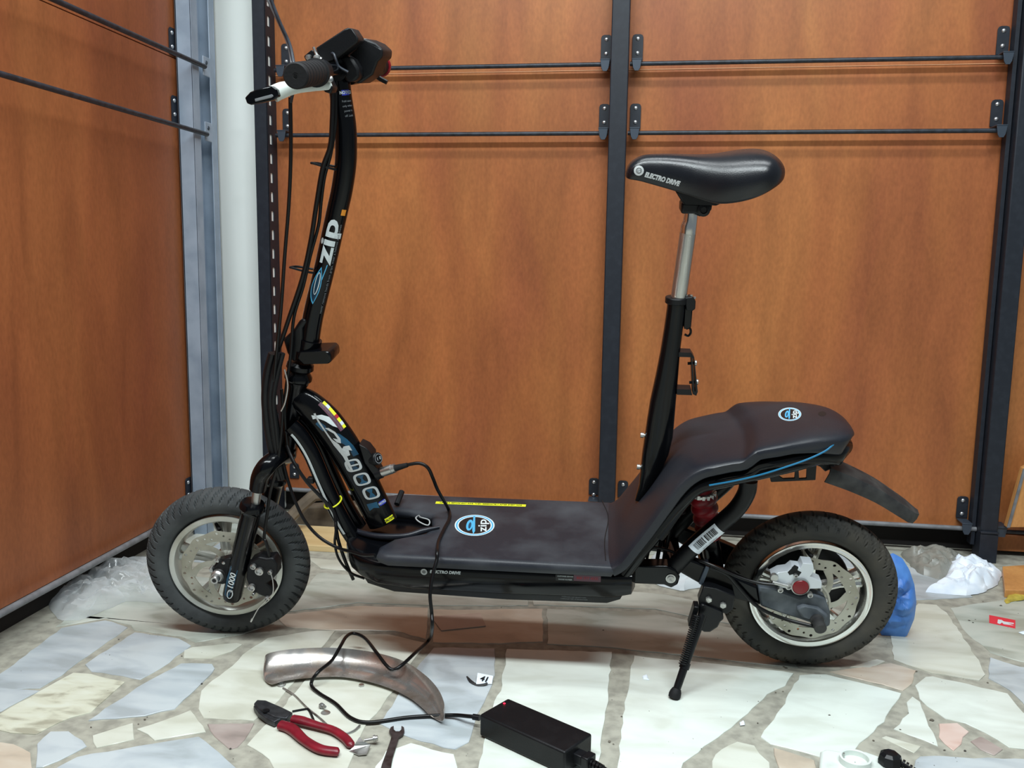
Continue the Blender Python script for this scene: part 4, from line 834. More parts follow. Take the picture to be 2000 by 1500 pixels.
# seat tube, post, saddle ----------------------------------------------
tl = [(583, 1303.5, 1340, .018), (600, 1302.5, 1338.5, .018), (640, 1297, 1334, .018), (684, 1290, 1328.5, .019), (730, 1281, 1325, .020), (780, 1270, 1320.5, .021), (820, 1263.5, 1317, .022), (852, 1259, 1314, .023), (885, 1254, 1306, .024), (915, 1251, 1292, .022), (945, 1248, 1276, .018), (975, 1240, 1256, .010)]
R = []
for y, x0, x1, wy in tl:
    a_, b_ = S(x0, y), S(x1, y); c_ = (a_+b_)/2; h = (b_-a_)/2
    R.append([c_+h*math.copysign(abs(math.cos(t))**.8, math.cos(t))+A(0, wy*math.copysign(abs(math.sin(t))**.8, math.sin(t)), 0) for t in [2*math.pi*k/28 for k in range(28)]])
g = G(); g.rings(R); stb = part('seat_tube', g, 'gloss', smooth=50)
g = G(); g.tube([S(1321, 592), S(1322, 580)], [.0205, .0205], 28, 1); g.plate([(1338, 582), (1352, 580), (1359, 588), (1358, 604), (1352, 608), (1340, 606)], -.012, .012); qc = mk('seat_clamp', g, M['satin'], stb, bevel=.0015)
g = G(); g.plate([(1338, 600), (1353, 604), (1350, 640), (1342, 645), (1335, 640)], -.008, .008); mk('clamp_lever', g, M['gloss'], stb, bevel=.002)
g = G(); pp = [S(1336, 640), S(1347, 641), S(1349, 650), S(1344, 656), S(1337, 653)]; g.tube(pp, .0022, 8, 4); mk('lever_loop', g, M['gloss'], stb)
for x, y in ((1341, 579), (1350, 579), (1356, 583)): 
    g = G(); g.lathe([(.0028, 0), (.0028, .003), (0, .0035)], S(x, y, -.004), (0, 0, 1), 10); mk('bolt', g, M['steel'], stb)
g = G()
for y0, y1 in ((688, 699), (760, 773)):
    g.plate([(1322, y0), (1350, y0+1), (1352, y1-1), (1322, y1-2)], -.013, .013)
g.plate([(1350, 689), (1356, 698), (1363, 765), (1360, 773), (1353, 770), (1350, 698)], -.013, .013, holes=[[(1353, 700), (1355.5, 700), (1358.5, 765), (1356.5, 765)]]) 
fb = part('reflector_bracket', g, 'satin', smooth=0)
for x, y in ((1357, 709), (1360, 746)):
    g = G(); g.lathe([(.0055, 0), (.005, .003), (0, .0045)], S(x, y, 0), (1, 0, 0), 14); mk('bolt', g, M['steel'], fb)
    g = G(); g.tube([S(x-1, y, 0), S(x-14, y+1, 0)], .0028, 8, 1); mk('bolt_shank', g, M['satin'], fb)
for x, y in ((1254, 850), (1247, 912)):
    g = G(); g.lathe([(.003, -.01), (.003, -.002), (.005, -.002), (.005, .004), (0, .004)], S(x+1, y, 0), (-1, 0, .1), 12); mk('bolt', g, M['steel'], stb)
g = G(); g.tube([S(1324, 592), S(1343.5, 455)], .0143, 28, 1); spost = part('seat_post', g, 'knurl')
g = G(); g.tube([S(1343.5, 456), S(1345, 443), S(1348, 432), S(1350, 408)], [.0142, .0142, .0125, .0118], 28, 2); mk('post_neck', g, M['chrome'], spost)
g = G(); g.plate([(1331, 396), (1392, 399), (1390, 410), (1380, 421), (1366, 424), (1356, 418), (1330, 418)], -.024, .024); sclamp = part('saddle_clamp', g, 'satin', bevel=.005)
g = G(); g.lathe([(.011, -.002), (.011, .004), (.006, .006), (.005, .003), (0, .003)], S(1374, 410, -.024), N_, 20); mk('bolt', g, M['satin'], sclamp)
g = G(); g.plate([(1318, 372), (1420, 392), (1400, 402), (1335, 400)], -.03, .03); mk('saddle_plate', g, M['satin'], sclamp, bevel=.003)
# saddle: x px, top y, bottom y, half width
sd = [(1221, 338, 345, .012), (1226, 322, 350, .022), (1234, 314, 352, .027), (1248, 305, 354, .030), (1265, 301, 359, .032), (1300, 300, 369, .036), (1335, 301, 380, .043), (1370, 302.5, 392, .056), (1400, 301, 402, .071), (1430, 296, 400, .083), (1460, 292, 394, .090), (1485, 291, 384.5, .091), (1504, 294, 373, .084), (1519, 303, 362, .070), (1528, 315, 352, .050), (1531.5, 327, 342, .025)]
R = []
for x, yt, yb2, w_ in sd:
    # top ridge and low edge both as seen from the near side
    zt = S(x, yt, 0)[2]; zb = S(x, yb2, -w_*.9)[2]; xx = S(x, (yt+yb2)/2, -w_*.5)[0]; H_ = zt-zb; ring = []
    # closed section: crowned top, skirts falling and tucking in, hollow-ish flat underside
    for yy, hh in ((0, 1.0), (.25, .995), (.48, .965), (.68, .90), (.85, .78), (.96, .60), (1.0, .42), (.985, .22), (.93, .05), (.84, 0), (.6, .06), (.3, .10)):
        ring.append(A(xx, yy*w_, zb+hh*H_))
    mir = [A(p_[0], -p_[1], p_[2]) for p_ in ring[:0:-1]]
    bot = A(xx, 0, zb+.10*H_)
    R.append(ring+[bot]+mir)
g = G(); g.rings(R)
M['vinyl'] = mat('saddle_vinyl', (14, 16, 22), .26, bump=.12, bscale=700, rvar=.12, nscale=10)
sad = part('saddle', g, 'vinyl', sub=2)
me = sad.data
# print on the flank of the saddle: laid on the surface by ray casting
from mathutils.bvhtree import BVHTree
dg = bpy.context.evaluated_depsgraph_get(); ev = sad.evaluated_get(dg); mev = ev.to_mesh()
bvh = BVHTree.FromPolygons([v.co.copy() for v in mev.vertices], [tuple(p_.vertices) for p_ in mev.polygons])
def onsad(x, z):
    h = bvh.ray_cast(Vector((x, -.3, z)), Vector((0, 1, 0)))
    return A(x, (h[0].y if h[0] else -.03)-.0006, z)
o4 = S(1293, 350, -.035); an = math.radians(-14)
tdec('ELECTRO DRIVE', 0, 0, .0110, 'silverink', sad, lambda a_, b_: onsad(o4[0]+a_*math.cos(an)-b_*math.sin(an), o4[2]+a_*math.sin(an)+b_*math.cos(an)), .0007, .74, .15)
o5 = S(1248, 334, -.035)
decal('logo', ring2d(.0083, .0083, .0048, .0048, 32), lambda x, y: onsad(o5[0]+x, o5[2]+y), M['silverink'], sad); decal('logo', ring2d(.0038, .0038, .0028, .0028, 20), lambda x, y: onsad(o5[0]+x, o5[2]+y), M['silverink'], sad)
tdec('G', 0, 0, .0055, 'ink', sad, lambda x, y: onsad(o5[0]+x, o5[2]+y), .0002)

# suspension, yoke, swing arm ------------------------------------------
sa_ = S(1370, 950, 0); sb_ = S(1385, 1052, 0); ax_ = sb_-sa_; ln = np.linalg.norm(ax_)
g = G(); pr = [(.015, 0)]
for k in range(60):
    t = k/59; pr.append((.0235+.0042*abs(math.sin(t*math.pi*4.5))-.004*t, .016+t*(ln-.02)))
pr.append((.012, ln)); g.lathe(pr, sa_, ax_, 32); sh = part('shock_absorber', g, 'red')
g = G()
for k in range(16):
    t = 2*math.pi*k/16; u_ = A(1, 0, 0); c_ = sa_+ax_*.12+A(math.cos(t)*.024, math.sin(t)*.024, 0); g.box(c_, (.005, .005, .008))
g.lathe([(.022, .010), (.024, .012), (.024, .018), (.022, .02)], sa_, ax_, 24); mk('adjuster_ring', g, M['steel'], sh)
g = G(); g.tube([S(1386, 1045, 0), S(1390, 1075, 0), S(1396, 1112, 0)], [.016, .019, .018], 18, 3); mk('shock_body', g, M['gloss'], sh)
g = G(); g.lathe([(.011, 0), (.011, .004), (.004, .006), (0, .006)], S(1388, 1066, -.02), N_, 16); mk('bolt', g, M['satin'], sh)
for s_ in (-1, 1):
    yk = [(1462, 938), (1458, 962), (1440, 992), (1410, 1020), (1360, 1062), (1306, 1118)]
    pts = [A(p_[0], .062*s_, p_[2]) for p_ in [S(x, y, -.062) for x, y in yk]]
    g = G(); g.tube(pts, .0165, 20, 6); yo = part('yoke_tube', g, 'satin')
    if s_ < 0:
        fy, yat = wrapper(pts, .0165); uu = yat(1390, 1035)
        decal('barcode_sticker', gridpoly(.066, .030, 12, 8), lambda a_, b_: fy(uu+a_, b_+.001, .0009), M['paper'], yo)
        x_ = -.026
        rnd = random.Random(3)
        while x_ < .026:
            w_ = rnd.choice([.0007, .0012, .002])
            if not -.002 < x_ < .003: decal('barcode', gridpoly(w_, .013, 1, 5), lambda a_, b_, x_=x_: fy(uu+a_+x_, b_-.003, .0014), M['blackink'], yo)
            x_ += w_+rnd.choice([.0008, .0012])
        tdec('SN EZ 11000248 B1', uu, -.0105, .0045, 'greyink', yo, lambda a_, b_: fy(2*uu-a_, -b_, .0015), 0, 1.0)
# pivot lugs and swing arm
g = G(); g.plate([(1228, 1104), (1262, 1106), (1302, 1106), (1320, 1114), (1328, 1128), (1324, 1142), (1311, 1149), (1297, 1143), (1228, 1140)], -.082, -.052); pl_ = part('pivot_lug', g, 'gloss', bevel=.003)
g = G(); g.lathe([(.0095, 0), (.0095, .001), (.0065, .001), (.0065, .004), (.003, .005), (0, .003)], S(1310, 1130, -.083), N_, 16); mk('bolt', g, M['steel'], pl_)
g = G(); L = [S(x, y, -.082) for x, y in [(1228, 1104), (1320, 1114), (1328, 1128), (1311, 1149), (1228, 1140)]]; g.prism([[A(p_[0], .052, p_[2]) for p_ in L]], (0, .03, 0)); g.tube([A(L[2][0]-.015, -.05, L[2][2]), A(L[2][0]-.015, .05, L[2][2])], .012, 16, 1); part('pivot_lug', g, 'gloss')
arm_px = [(1322, 1083), (1345, 1092), (1379, 1105), (1408, 1116), (1446, 1132), (1480, 1147), (1486, 1184), (1478, 1180), (1421, 1167), (1368, 1142), (1326, 1118), (1308, 1108)]
Ls = [S(x, y, -.072) for x, y in arm_px]
for s_ in (-1, 1):
    g = G(); g.prism([[A(p_[0], (.072 if s_ > 0 else -.072), p_[2]) for p_ in Ls]], (0, -.022*s_, 0)); sw = part('swing_arm', g, 'gloss', bevel=.004)
    if s_ < 0:
        g = G(); g.plate([(1481, 1147), (1520, 1152), (1563, 1168), (1588, 1160), (1612, 1168), (1622, 1196), (1622, 1222), (1600, 1232), (1590, 1220), (1559, 1209), (1520, 1197), (1485, 1184)], -.076, -.052); dr_ = mk('rear_dropout', g, M['greydust'], sw, bevel=.004)
        g = G(); g.plate([(1556, 1190), (1570, 1184), (1600, 1190), (1618, 1204), (1612, 1216), (1590, 1214), (1566, 1206)], -.086, -.074); mk('axle_cover', g, M['greydust'], sw, bevel=.003)
        g = G(); g.lathe([(.013, -.03), (.013, .0), (.0105, .002), (.0105, .012), (.0115, .014), (.0115, .024), (.009, .026)], S(1596, 1212, -.088), A(.05, -1, -.06), 20); mk('axle_end', g, M['dusty'], sw)
    else:
        g = G(); q_ = [S(x, y, -.076) for x, y in [(1478, 1147), (1563, 1168), (1610, 1190), (1605, 1222), (1559, 1209), (1485, 1184)]]; g.prism([[A(p_[0], .052, p_[2]) for p_ in q_]], (0, .024, 0)); mk('rear_dropout', g, M['greydust'], sw, bevel=.004)
g = G(); g.tube([(.92, -.05, .232), (.92, .05, .232)], .014, 16, 1); g.tube([(.985, -.06, .215), (.985, .06, .215)], .014, 16, 1); part('cross_tube', g, 'gloss')
for x0, x1 in ((1285, 1318), (1298, 1332)):
    cab([(x0-5, 1120, -.02), (x0, 1085, -.015), (x0+8, 1050, -.005), (x0+18, 1012, .0), (x0+40, 1000, .01)], .004, 'cable', 'wiring')
cab([(1262, 1100, -.03), (1270, 1072, -.03), (1296, 1072, -.03), (1330, 1084, -.04), (1380, 1100, -.075), (1440, 1126, -.082), (1480, 1138, -.085), (1512, 1142, -.088)], .0030)
cab([(1386, 1108, -.078), (1420, 1122, -.078), (1445, 1150, -.08), (1480, 1185, -.08), (1530, 1208, -.08), (1595, 1225, -.09)], .0035)
g = G(); L = [S(x, y, -.0775) for x, y in ((1379, 1106), (1386, 1108), (1372, 1144), (1365, 1140))]; g.prism([L], (0, .030, 0)); part('cable_tie', g, 'hook', smooth=0)
# rear caliper
g = G(); g.plate([(1507, 1126), (1522, 1118), (1538, 1116), (1548, 1108), (1563, 1110), (1568, 1100), (1588, 1102), (1590, 1114), (1582, 1126), (1594, 1132), (1605, 1137), (1605, 1149), (1580, 1150), (1545, 1150), (1528, 1148), (1511, 1140)], -.078, -.052); rc = part('brake_caliper', g, 'caliper' if 'caliper' in M else 'white', bevel=.003)
rc.data.materials.clear(); M['caliper'] = mat('silver_cast_alloy', (214, 220, 226), .35, .35); rc.data.materials.append(M['caliper'])
g = G(); c_ = S(1563, 1145, -.080); g.lathe([(.0172, -.004), (.0172, .003), (.0155, .004), (.015, .003)], c_, N_, 32); mk('dial_ring', g, M['steel'], rc)
g = G(); g.lathe([(.0148, -.002), (.0148, .0035), (.0135, .005), (0, .0055)], c_, N_, 32); mk('adjuster_dial', g, M['redcap'], rc)
g = G(); g.plate([(1544, 1112), (1552, 1104), (1560, 1108), (1558, 1114), (1566, 1118), (1560, 1126), (1548, 1122), (1542, 1124), (1538, 1118)], -.0785, -.076); mk('caliper_recess', g, M['plastic'], rc, bevel=.001)
for x, y, r_ in ((1554, 1124, .004), (1524, 1152, .0052), (1582, 1162, .0052), (1540, 1145, .0062)):
    g = G(); g.lathe([(r_, -.006), (r_, .003), (r_*.55, .004), (r_*.5, .001), (0, .001)], S(x, y, -.081), N_, 14); mk('bolt', g, M['steel'], rc)
g = G(); g.tube([S(1508, 1137, -.084), S(1538, 1145, -.084)], .0035, 10, 1); g.lathe([(.007, -.004), (.008, 0), (.007, .004)], S(1512, 1127, -.08), N_, 14); mk('cable_barrel', g, M['steel'], rc)
g = G(); g.tube([S(1606, 1145, -.078), S(1616, 1160, -.075), S(1620, 1180, -.07), S(1617, 1200, -.07)], .0028, 8, 5); mk('torque_arm', g, M['disc'], rc)

# kickstand ------------------------------------------------------------
g = G(); g.plate([(1374, 1146), (1400, 1150), (1436, 1164), (1432, 1190), (1420, 1200), (1366, 1186), (1364, 1172)], -.092, -.072); kb = part('kickstand', g, 'satin', bevel=.002)
for x, y in ((1384, 1170), (1412, 1181)):
    g = G(); g.lathe([(.0062, -.002), (.0062, .004), (.004, .005), (0, .004)], S(x, y, -.093), N_, 6); mk('bolt', g, M['steel'], kb)
g = G(); g.plate([(1366, 1184), (1372, 1180), (1412, 1196), (1414, 1210), (1407, 1216), (1402, 1226), (1388, 1235), (1374, 1235), (1362, 1226)], -.098, -.082); mk('stand_housing', g, M['satin'], kb, bevel=.003)
g = G(); g.plate([(1356, 1185), (1366, 1186), (1354, 1228), (1344, 1224)], -.104, -.082); mk('stand_stop', g, M['satin'], kb, bevel=.002)
foot = W2S(F(1318, 1357, .008)); top = S(1372, 1200, -.108)
g = G(); g.tube([top, top+(foot-top)*.97], [.0085, .0070], 14, 1); leg = mk('stand_leg', g, M['satin'], kb)
g = G(); d_ = (foot-top)/np.linalg.norm(foot-top); g.lathe([(.008, -.012), (.0105, -.006), (.0115, 0), (.0105, .006), (.006, .0075)], foot, d_, 16); mk('foot_tip', g, M['rubber'], kb)
g = G(); e0 = top+A(-.012, -.010, .004); e1 = top+(foot-top)*.60+A(-.008, -.009, 0); d_ = e1-e0; dn = d_/np.linalg.norm(d_); u_ = np.cross(dn, A(0, 1, 0)); u_ /= np.linalg.norm(u_); v_ = np.cross(dn, u_); turns = 24; pts = []
for k in range(turns*10+1):
    t = k/(turns*10); a_ = t*turns*2*math.pi; pts.append(e0+d_*t+(u_*math.cos(a_)+v_*math.sin(a_))*.0062)
g.tube(pts, .0013, 6, 1); mk('stand_spring', g, M['satin'], kb, smooth=0)
g = G(); g.lathe([(.0095, 0), (.0095, .012)], top+(foot-top)*.60, foot-top, 14); mk('spring_collar', g, M['satin'], kb)
# ------------------------------------------------------------------ things on the floor
SW = lambda x, y, off=0: SO+EX*S(x, y, off)[0]+EY*S(x, y, off)[1]+EZ*S(x, y, off)[2]
DW = lambda x, y, z: SO+EX*DK(x, y, z)[0]+EY*DK(x, y, z)[1]+EZ*DK(x, y, z)[2]
# charger
ch_a, ch_b, ch_d = A(*F(938, 1446)), None, None
hC = .040
pA = A(*F(938, 1398, hC)); pB = A(*F(991, 1364, hC)); pD = A(*F(1105, 1472, hC)); pC = A(*F(1155, 1435, hC))
cen = (pA+pB+pC+pD)/4; dx = ((pD-pA)+(pC-pB))/2; Lx = np.linalg.norm(dx); ux = dx/Lx; uy = A(-ux[1], ux[0], 0); Ly = abs(((pB-pA)+(pC-pD))/2@uy)
adp = thing('power_adapter', 'black power adapter brick with a red light lying on the marble floor', 'adapter', (cen[0], cen[1], 0))
wo = lambda: A(cen[0], cen[1], 0)
def wpart(name, g, m, parent, root=None, **k):
    r0 = root or parent
    while r0.parent: r0 = r0.parent
    g.v = [tuple(A(*p_)-A(*r0.location)) for p_ in g.v]; return mk(name, g, M[m], parent, **k)
Rm = np.array([ux, uy, A(0, 0, 1)]).T
g = G(); g.box(A(cen[0], cen[1], hC/2+.0025), (Lx, Ly, hC-.001), Rm); body = wpart('case', g, 'plastic', adp, bevel=.0035, bseg=3)
led = A(*F(985, 1374, hC+.003)); g = G(); g.lathe([(.0022, 0), (.0018, .0008), (0, .001)], led, (0, 0, 1), 12); wpart('status_light', g, 'ledge', adp)
fr = cen+ux*Lx/2; g = G(); g.box(A(fr[0], fr[1], .022)+ux*.006-uy*.005, (.022, .020, .017), Rm); g.box(A(fr[0], fr[1], .022)+ux*.022-uy*.005, (.014, .024, .021), Rm); wpart('mains_plug', g, 'satin', adp, bevel=.002)
pc = A(fr[0], fr[1], .020)-uy*.005
g = G()
for k in range(4): g.lathe([(.008-.0006*k, 0), (.008-.0006*k, .004)], pc+ux*(.028+.006*k), ux, 14)
g.tube([pc+ux*.02, pc+ux*.055, pc+ux*.10+A(0, -.02, -.008), pc+ux*.16+A(0, -.07, -.014), pc+ux*.2+A(0, -.14, -.014)], .0042, 10, 5); wpart('mains_cable', g, 'cable', adp)
# low voltage lead
lead = [A(*F(935, 1401, .020)), A(*F(915, 1399, .018)), A(*F(880, 1397, .008)), A(*F(800, 1401, .005)), A(*F(722, 1411, .005)), A(*F(685, 1402, .005)), A(*F(655, 1374, .005)), A(*F(622, 1353, .005)), A(*F(608, 1336, .010)), A(*F(620, 1314, .030)), A(*F(648, 1290, .034)), A(*F(665, 1262, .045)), A(*F(676, 1244, .045)), A(*F(690, 1237, .040)), A(*F(712, 1246, .040)), A(*F(735, 1274, .043)), A(*F(755, 1300, .034)), A(*F(768, 1308, .030)), A(*F(785, 1299, .036)), A(*F(812, 1274, .040)), A(*F(838, 1249, .030)), SW(844, 1228, -.200), SW(843, 1196, -.195), SW(840, 1160, -.185), SW(846, 1120, -.165), SW(853, 1094, -.150), SW(854, 1076, -.135), DW(857, 1056, .283), DW(868, 1032, .2825), DW(878, 1012, .2825), DW(876, 995, .284), SW(865, 975, .02), SW(854, 955, 0), SW(846, 935, -.01), SW(836, 914, -.015), SW(820, 905, -.015), SW(800, 907, -.015), SW(786, 911, -.014)]
g = G(); g.tube(lead, .0034, 12, 7); wpart('charging_cable', g, 'cable', adp)
g = G(); g.tube([SW(796, 908, -.015), SW(770, 915, -.013)], [.0045, .0068], 14, 1); wpart('strain_relief', g, 'rubber', adp)
g = G(); g.tube([SW(772, 914, -.013), SW(766, 916, -.0125), SW(765, 916, -.0125), SW(746, 922, -.012)], [.009, .009, .0098, .0098], 20, 1); wpart('connector', g, 'steel', adp, smooth=30)
g = G(); g.tube([A(*F(937, 1402, .020)), A(*F(924, 1400, .019))], .0052, 12, 1); wpart('cable_gland', g, 'satin', adp)

# chrome mudguard lying on its side
up_px = [(519, 1288), (522, 1277), (560, 1269), (620, 1265), (680, 1267), (740, 1276), (790, 1292), (830, 1318), (855, 1345), (867, 1372), (866, 1388)]
lo_px = [(527, 1334), (534, 1336), (565, 1328), (615, 1323), (665, 1322), (710, 1329), (755, 1342), (795, 1360), (822, 1380), (838, 1396), (842, 1397)]
hz = .036; U = [A(*F(x, y, hz)) for x, y in up_px]; Lw = [A(*F(x, y, .009)) for x, y in lo_px]
Uq, _, _ = path(U, .1, 5); Lq, _, _ = path(Lw, .1, 5); ctr = (Lq[0]+Lq[-1])/2
R = []; n = 12
for p_, q_ in zip(Lq, Uq):
    m_ = (p_+q_)/2; o_ = A(m_[0]-ctr[0], m_[1]-ctr[1], 0)
    if np.linalg.norm(o_) < .05: o_ = A(0, 1, 0)
    o_ /= np.linalg.norm(o_); inn = []; out = []
    for k in range(n+1):
        t = k/n; bul = math.sin(math.pi*t)**.8*.016; dn_ = o_*.62+A(0, 0, -.78); b1_ = p_*(1-t)+q_*t+dn_*bul; b2_ = p_*(1-t)+q_*t+dn_*(bul+.0012); b2_[2] = max(b2_[2], .0004); b1_[2] = max(b1_[2], .0016); inn.append(b1_); out.append(b2_)
    R.append(inn+out[::-1])
g = G(); g.rings(R); fo = mk('mudguard', g, mat('rusty_chrome', (204, 200, 196), .2, .85, col2=(136, 120, 104), nscale=26, lo=.42, hi=.72, rvar=.25, coord='Object'), smooth=50)
tag(fo, 'chrome mudguard lying on its side on the floor, rusty inside', 'mudguard')
# pliers
pz = .009; pl0 = A(*F(560, 1410, 0)); pli = thing('pliers', 'pliers with red handles lying on the floor before the chrome mudguard', 'pliers', (pl0[0], pl0[1], 0))
def fp(x, y, z=pz): return A(*F(x, y, z))
for off, jaw in ((0, [(496, 1384), (502, 1377), (520, 1378), (548, 1390), (572, 1402), (560, 1413), (536, 1410), (508, 1396)]), (1, [(495, 1388), (505, 1402), (520, 1413), (536, 1420), (548, 1414), (572, 1402), (545, 1398), (515, 1390)])):
    g = G(); g.prism([[fp(x, y, .004 if off else .006) for x, y in jaw]], (0, 0, .010)); wpart('jaw', g, 'jaw' if 'jaw' in M else 'satin', pli, bevel=.0015)
M['jaw'] = mat('grey_forged_steel', (74, 76, 80), .45, .7, col2=(48, 50, 54), nscale=60, lo=.4, hi=.7)
for o in bpy.data.objects:
    if o.name.startswith('jaw'): o.data.materials[0] = M['jaw']
M['plred'] = mat('red_handle_vinyl', (132, 20, 38), .38, col2=(104, 16, 32), nscale=40)
g = G(); g.lathe([(.006, 0), (.006, .002), (0, .0025)], fp(520, 1389, .016), (0, 0, 1), 16); wpart('rivet', g, 'satin', pli)
g = G(); g.tube([fp(548, 1416), fp(570, 1424), fp(595, 1446), fp(625, 1463), fp(655, 1468), fp(660, 1468.5), fp(663, 1468.7)], [.0095, .0105, .0085, .0088, .0085, .0070, .003], 16, 6, .8, up=(0, 0, 1)); wpart('handle', g, 'plred', pli)
g = G(); g.tube([fp(572, 1404, .012), fp(590, 1408, .012), fp(620, 1417, .011), fp(650, 1426, .010), fp(672, 1440, .009), fp(683, 1452, .009), fp(686, 1455, .009), fp(688, 1457, .009)], [.0085, .0092, .0075, .0078, .0082, .0078, .0066, .003], 16, 6, .8, up=(0, 0, 1)); wpart('handle', g, 'plred', pli)
# spanner
sp0 = fp(765, 1470, 0); spn = G()
head = [(760, 1432), (763, 1425), (769, 1422), (769, 1429), (773, 1433), (780, 1433), (784, 1429), (784, 1422), (789, 1425), (790, 1433), (787, 1439), (779, 1444), (775, 1458), (767, 1484), (764, 1500), (760, 1530), (738, 1530), (746, 1497), (753, 1478), (761, 1455), (765, 1442)]
spn.prism([[fp(x, y, .001) for x, y in head]], (0, 0, .005)); so = mk('spanner', spn, mat('old_spanner_steel', (84, 74, 74), .5, .6, col2=(58, 46, 44), nscale=60), bevel=.001, smooth=0); tag(so, 'small rusty open-ended spanner lying on the floor at the lower edge', 'spanner')
# hex key, stay rod, hardware
g = G(); g.tube([fp(571, 1390, .003), fp(598, 1385, .003), fp(602, 1386, .003), fp(606, 1391, .003), fp(614, 1410, .003)], .0022, 6, 2); tag(mk('hex_key', g, M['satin']), 'black bent hex key lying behind the pliers handle', 'hex key')
sr = thing('mudguard_stay', 'thin steel rod with a loop at its end, lying by the chrome mudguard', 'rod', tuple(fp(600, 1380, 0)))
g = G(); lp_ = [fp(550, 1338, .002)+A(math.cos(t)*.006, math.sin(t)*.007, .001) for t in np.linspace(0, 2*math.pi, 14)]; g.tube(lp_, .0018, 8, 1); wpart('eye', g, 'steel', sr)
g = G(); g.tube([fp(553, 1344, .003), fp(575, 1358, .003), fp(598, 1381, .003), fp(625, 1403, .003), fp(650, 1425, .003), fp(672, 1433, .003), fp(690, 1428, .004), fp(703, 1417, .005)], .0019, 8, 5); wpart('shaft', g, 'steel', sr)
b1 = thing('bolt', 'small zinc bolt with washer standing beside the steel stay rod', 'bolt', tuple(fp(632, 1390, 0)))
g = G(); g.lathe([(.0085, 0), (.0085, .0012), (.003, .0012)], fp(636, 1393, .001), (0.05, 0, 1), 20); wpart('washer', g, 'steel', b1)
g = G(); g.lathe([(.0052, 0), (.0052, .005), (.0025, .0055), (.0025, .016)], fp(627, 1378, .006), (.6, -.5, .2), 6); wpart('head', g, 'steel', b1)
g = G(); g.lathe([(.0025, 0), (.0052, 0), (.0052, .0045), (.0025, .0045)], fp(706, 1341, .001), (0, 0, 1), 6); tag(mk('nut', g, M['steel'], smooth=0), 'tiny zinc hex nut alone inside the curve of the chrome mudguard', 'nut')
b2 = thing('bracket_bolt', 'bent grey metal tab with a brass-coloured bolt beside the pliers handles', 'bolt', tuple(fp(705, 1465, 0)))
g = G(); tb = [fp(x, y, z) for x, y, z in ((682, 1468, .002), (700, 1476, .002), (716, 1474, .003), (724, 1456, .006), (712, 1450, .012), (702, 1441, .016), (696, 1450, .014), (692, 1458, .006))]; g.prism([tb], (0, 0, .0014)); wpart('tab', g, 'steel', b2, smooth=0)
g = G(); g.lathe([(.0025, 0), (.0025, .014), (.0058, .015), (.0058, .018), (.0045, .018), (.0045, .022)], fp(712, 1446, .008), (.9, .2, .15), 12); wpart('head', g, 'brass' if 'brass' in M else 'steel', b2)
# number tag with grey strap
tg = thing('number_tag', 'small white card tag printed 41 with a grey strap, on the floor', 'tag', tuple(fp(945, 1330, 0)))
q4 = [fp(x, y, z) for x, y, z in ((930, 1336, .003), (933, 1314, .012), (963, 1320, .012), (961, 1336, .003))]
g = G(); g.prism([q4], (0, -.0008, .0004)); wpart('card', g, 'paper', tg, smooth=0)
cc = sum(q4)/4+A(0, -.0016, .0009); uu_ = q4[2]-q4[1]; uu_ /= np.linalg.norm(uu_); vv_ = q4[1]-q4[0]; vv_ = vv_-uu_*(uu_@vv_); vv_ /= np.linalg.norm(vv_)
v, f = text2d('41', .017, 0, .0006); g = G(); g.add([cc+uu_*a_+vv_*b_ for a_, b_ in v], f); wpart('number', g, 'blackink', tg, smooth=0)
g = G(); g.tube([fp(912, 1321, .003), fp(920, 1331, .003), fp(932, 1338, .002), (fp(944, 1337, .004)), fp(952, 1334, .006)], [.0016, .004, .0042, .004, .003], 8, 4, .35, up=(0, 0, 1)); wpart('strap', g, 'dusty', tg)

# crumpled sheets
def crumple(name, px, h, seed, m, res=26, base=.002, ridged=True, thick=0, zoff=0):
    P = [F(x, y)[:2] for x, y in px]; poly = [tuple(p_) for p_ in P]; xs = [p_[0] for p_ in P]; ys = [p_[1] for p_ in P]
    cx, cy = sum(xs)/len(xs), sum(ys)/len(ys); g = G(); idx = {}
    # radial grid following the outline
    na = 64; Pn = np.array(P+[P[0]]); Ls = np.r_[0, np.cumsum(np.linalg.norm(np.diff(Pn, axis=0), axis=1))]; V = []; Fc = []
    for i in range(res+1):
        for j in range(na):
            s_ = j/na*Ls[-1]; o_ = A(np.interp(s_, Ls, Pn[:, 0]), np.interp(s_, Ls, Pn[:, 1])); t = i/res
            q_ = A(cx, cy)*(1-t)+o_*t; nv = noise.turbulence(Vector((q_[0]*17+seed, q_[1]*17, seed)), 2, ridged); n2 = noise.noise(Vector((q_[0]*60, q_[1]*60+seed, 2.0)))
            z = base+h*(max(0, 1-t**3))**.7*(.35+.75*nv)+h*.10*n2*(1-t**6)
            jit = noise.noise_vector(Vector((q_[0]*40, q_[1]*40, seed+5)))
            V.append((q_[0]+jit.x*.006, q_[1]+jit.y*.006, max(.0008, z)+zoff))
    for i in range(res):
        for j in range(na): k = (j+1) % na; Fc.append((i*na+j, i*na+k, (i+1)*na+k, (i+1)*na+j))
    g.add(V, Fc); o = mk(name, g, m, smooth=24); return o
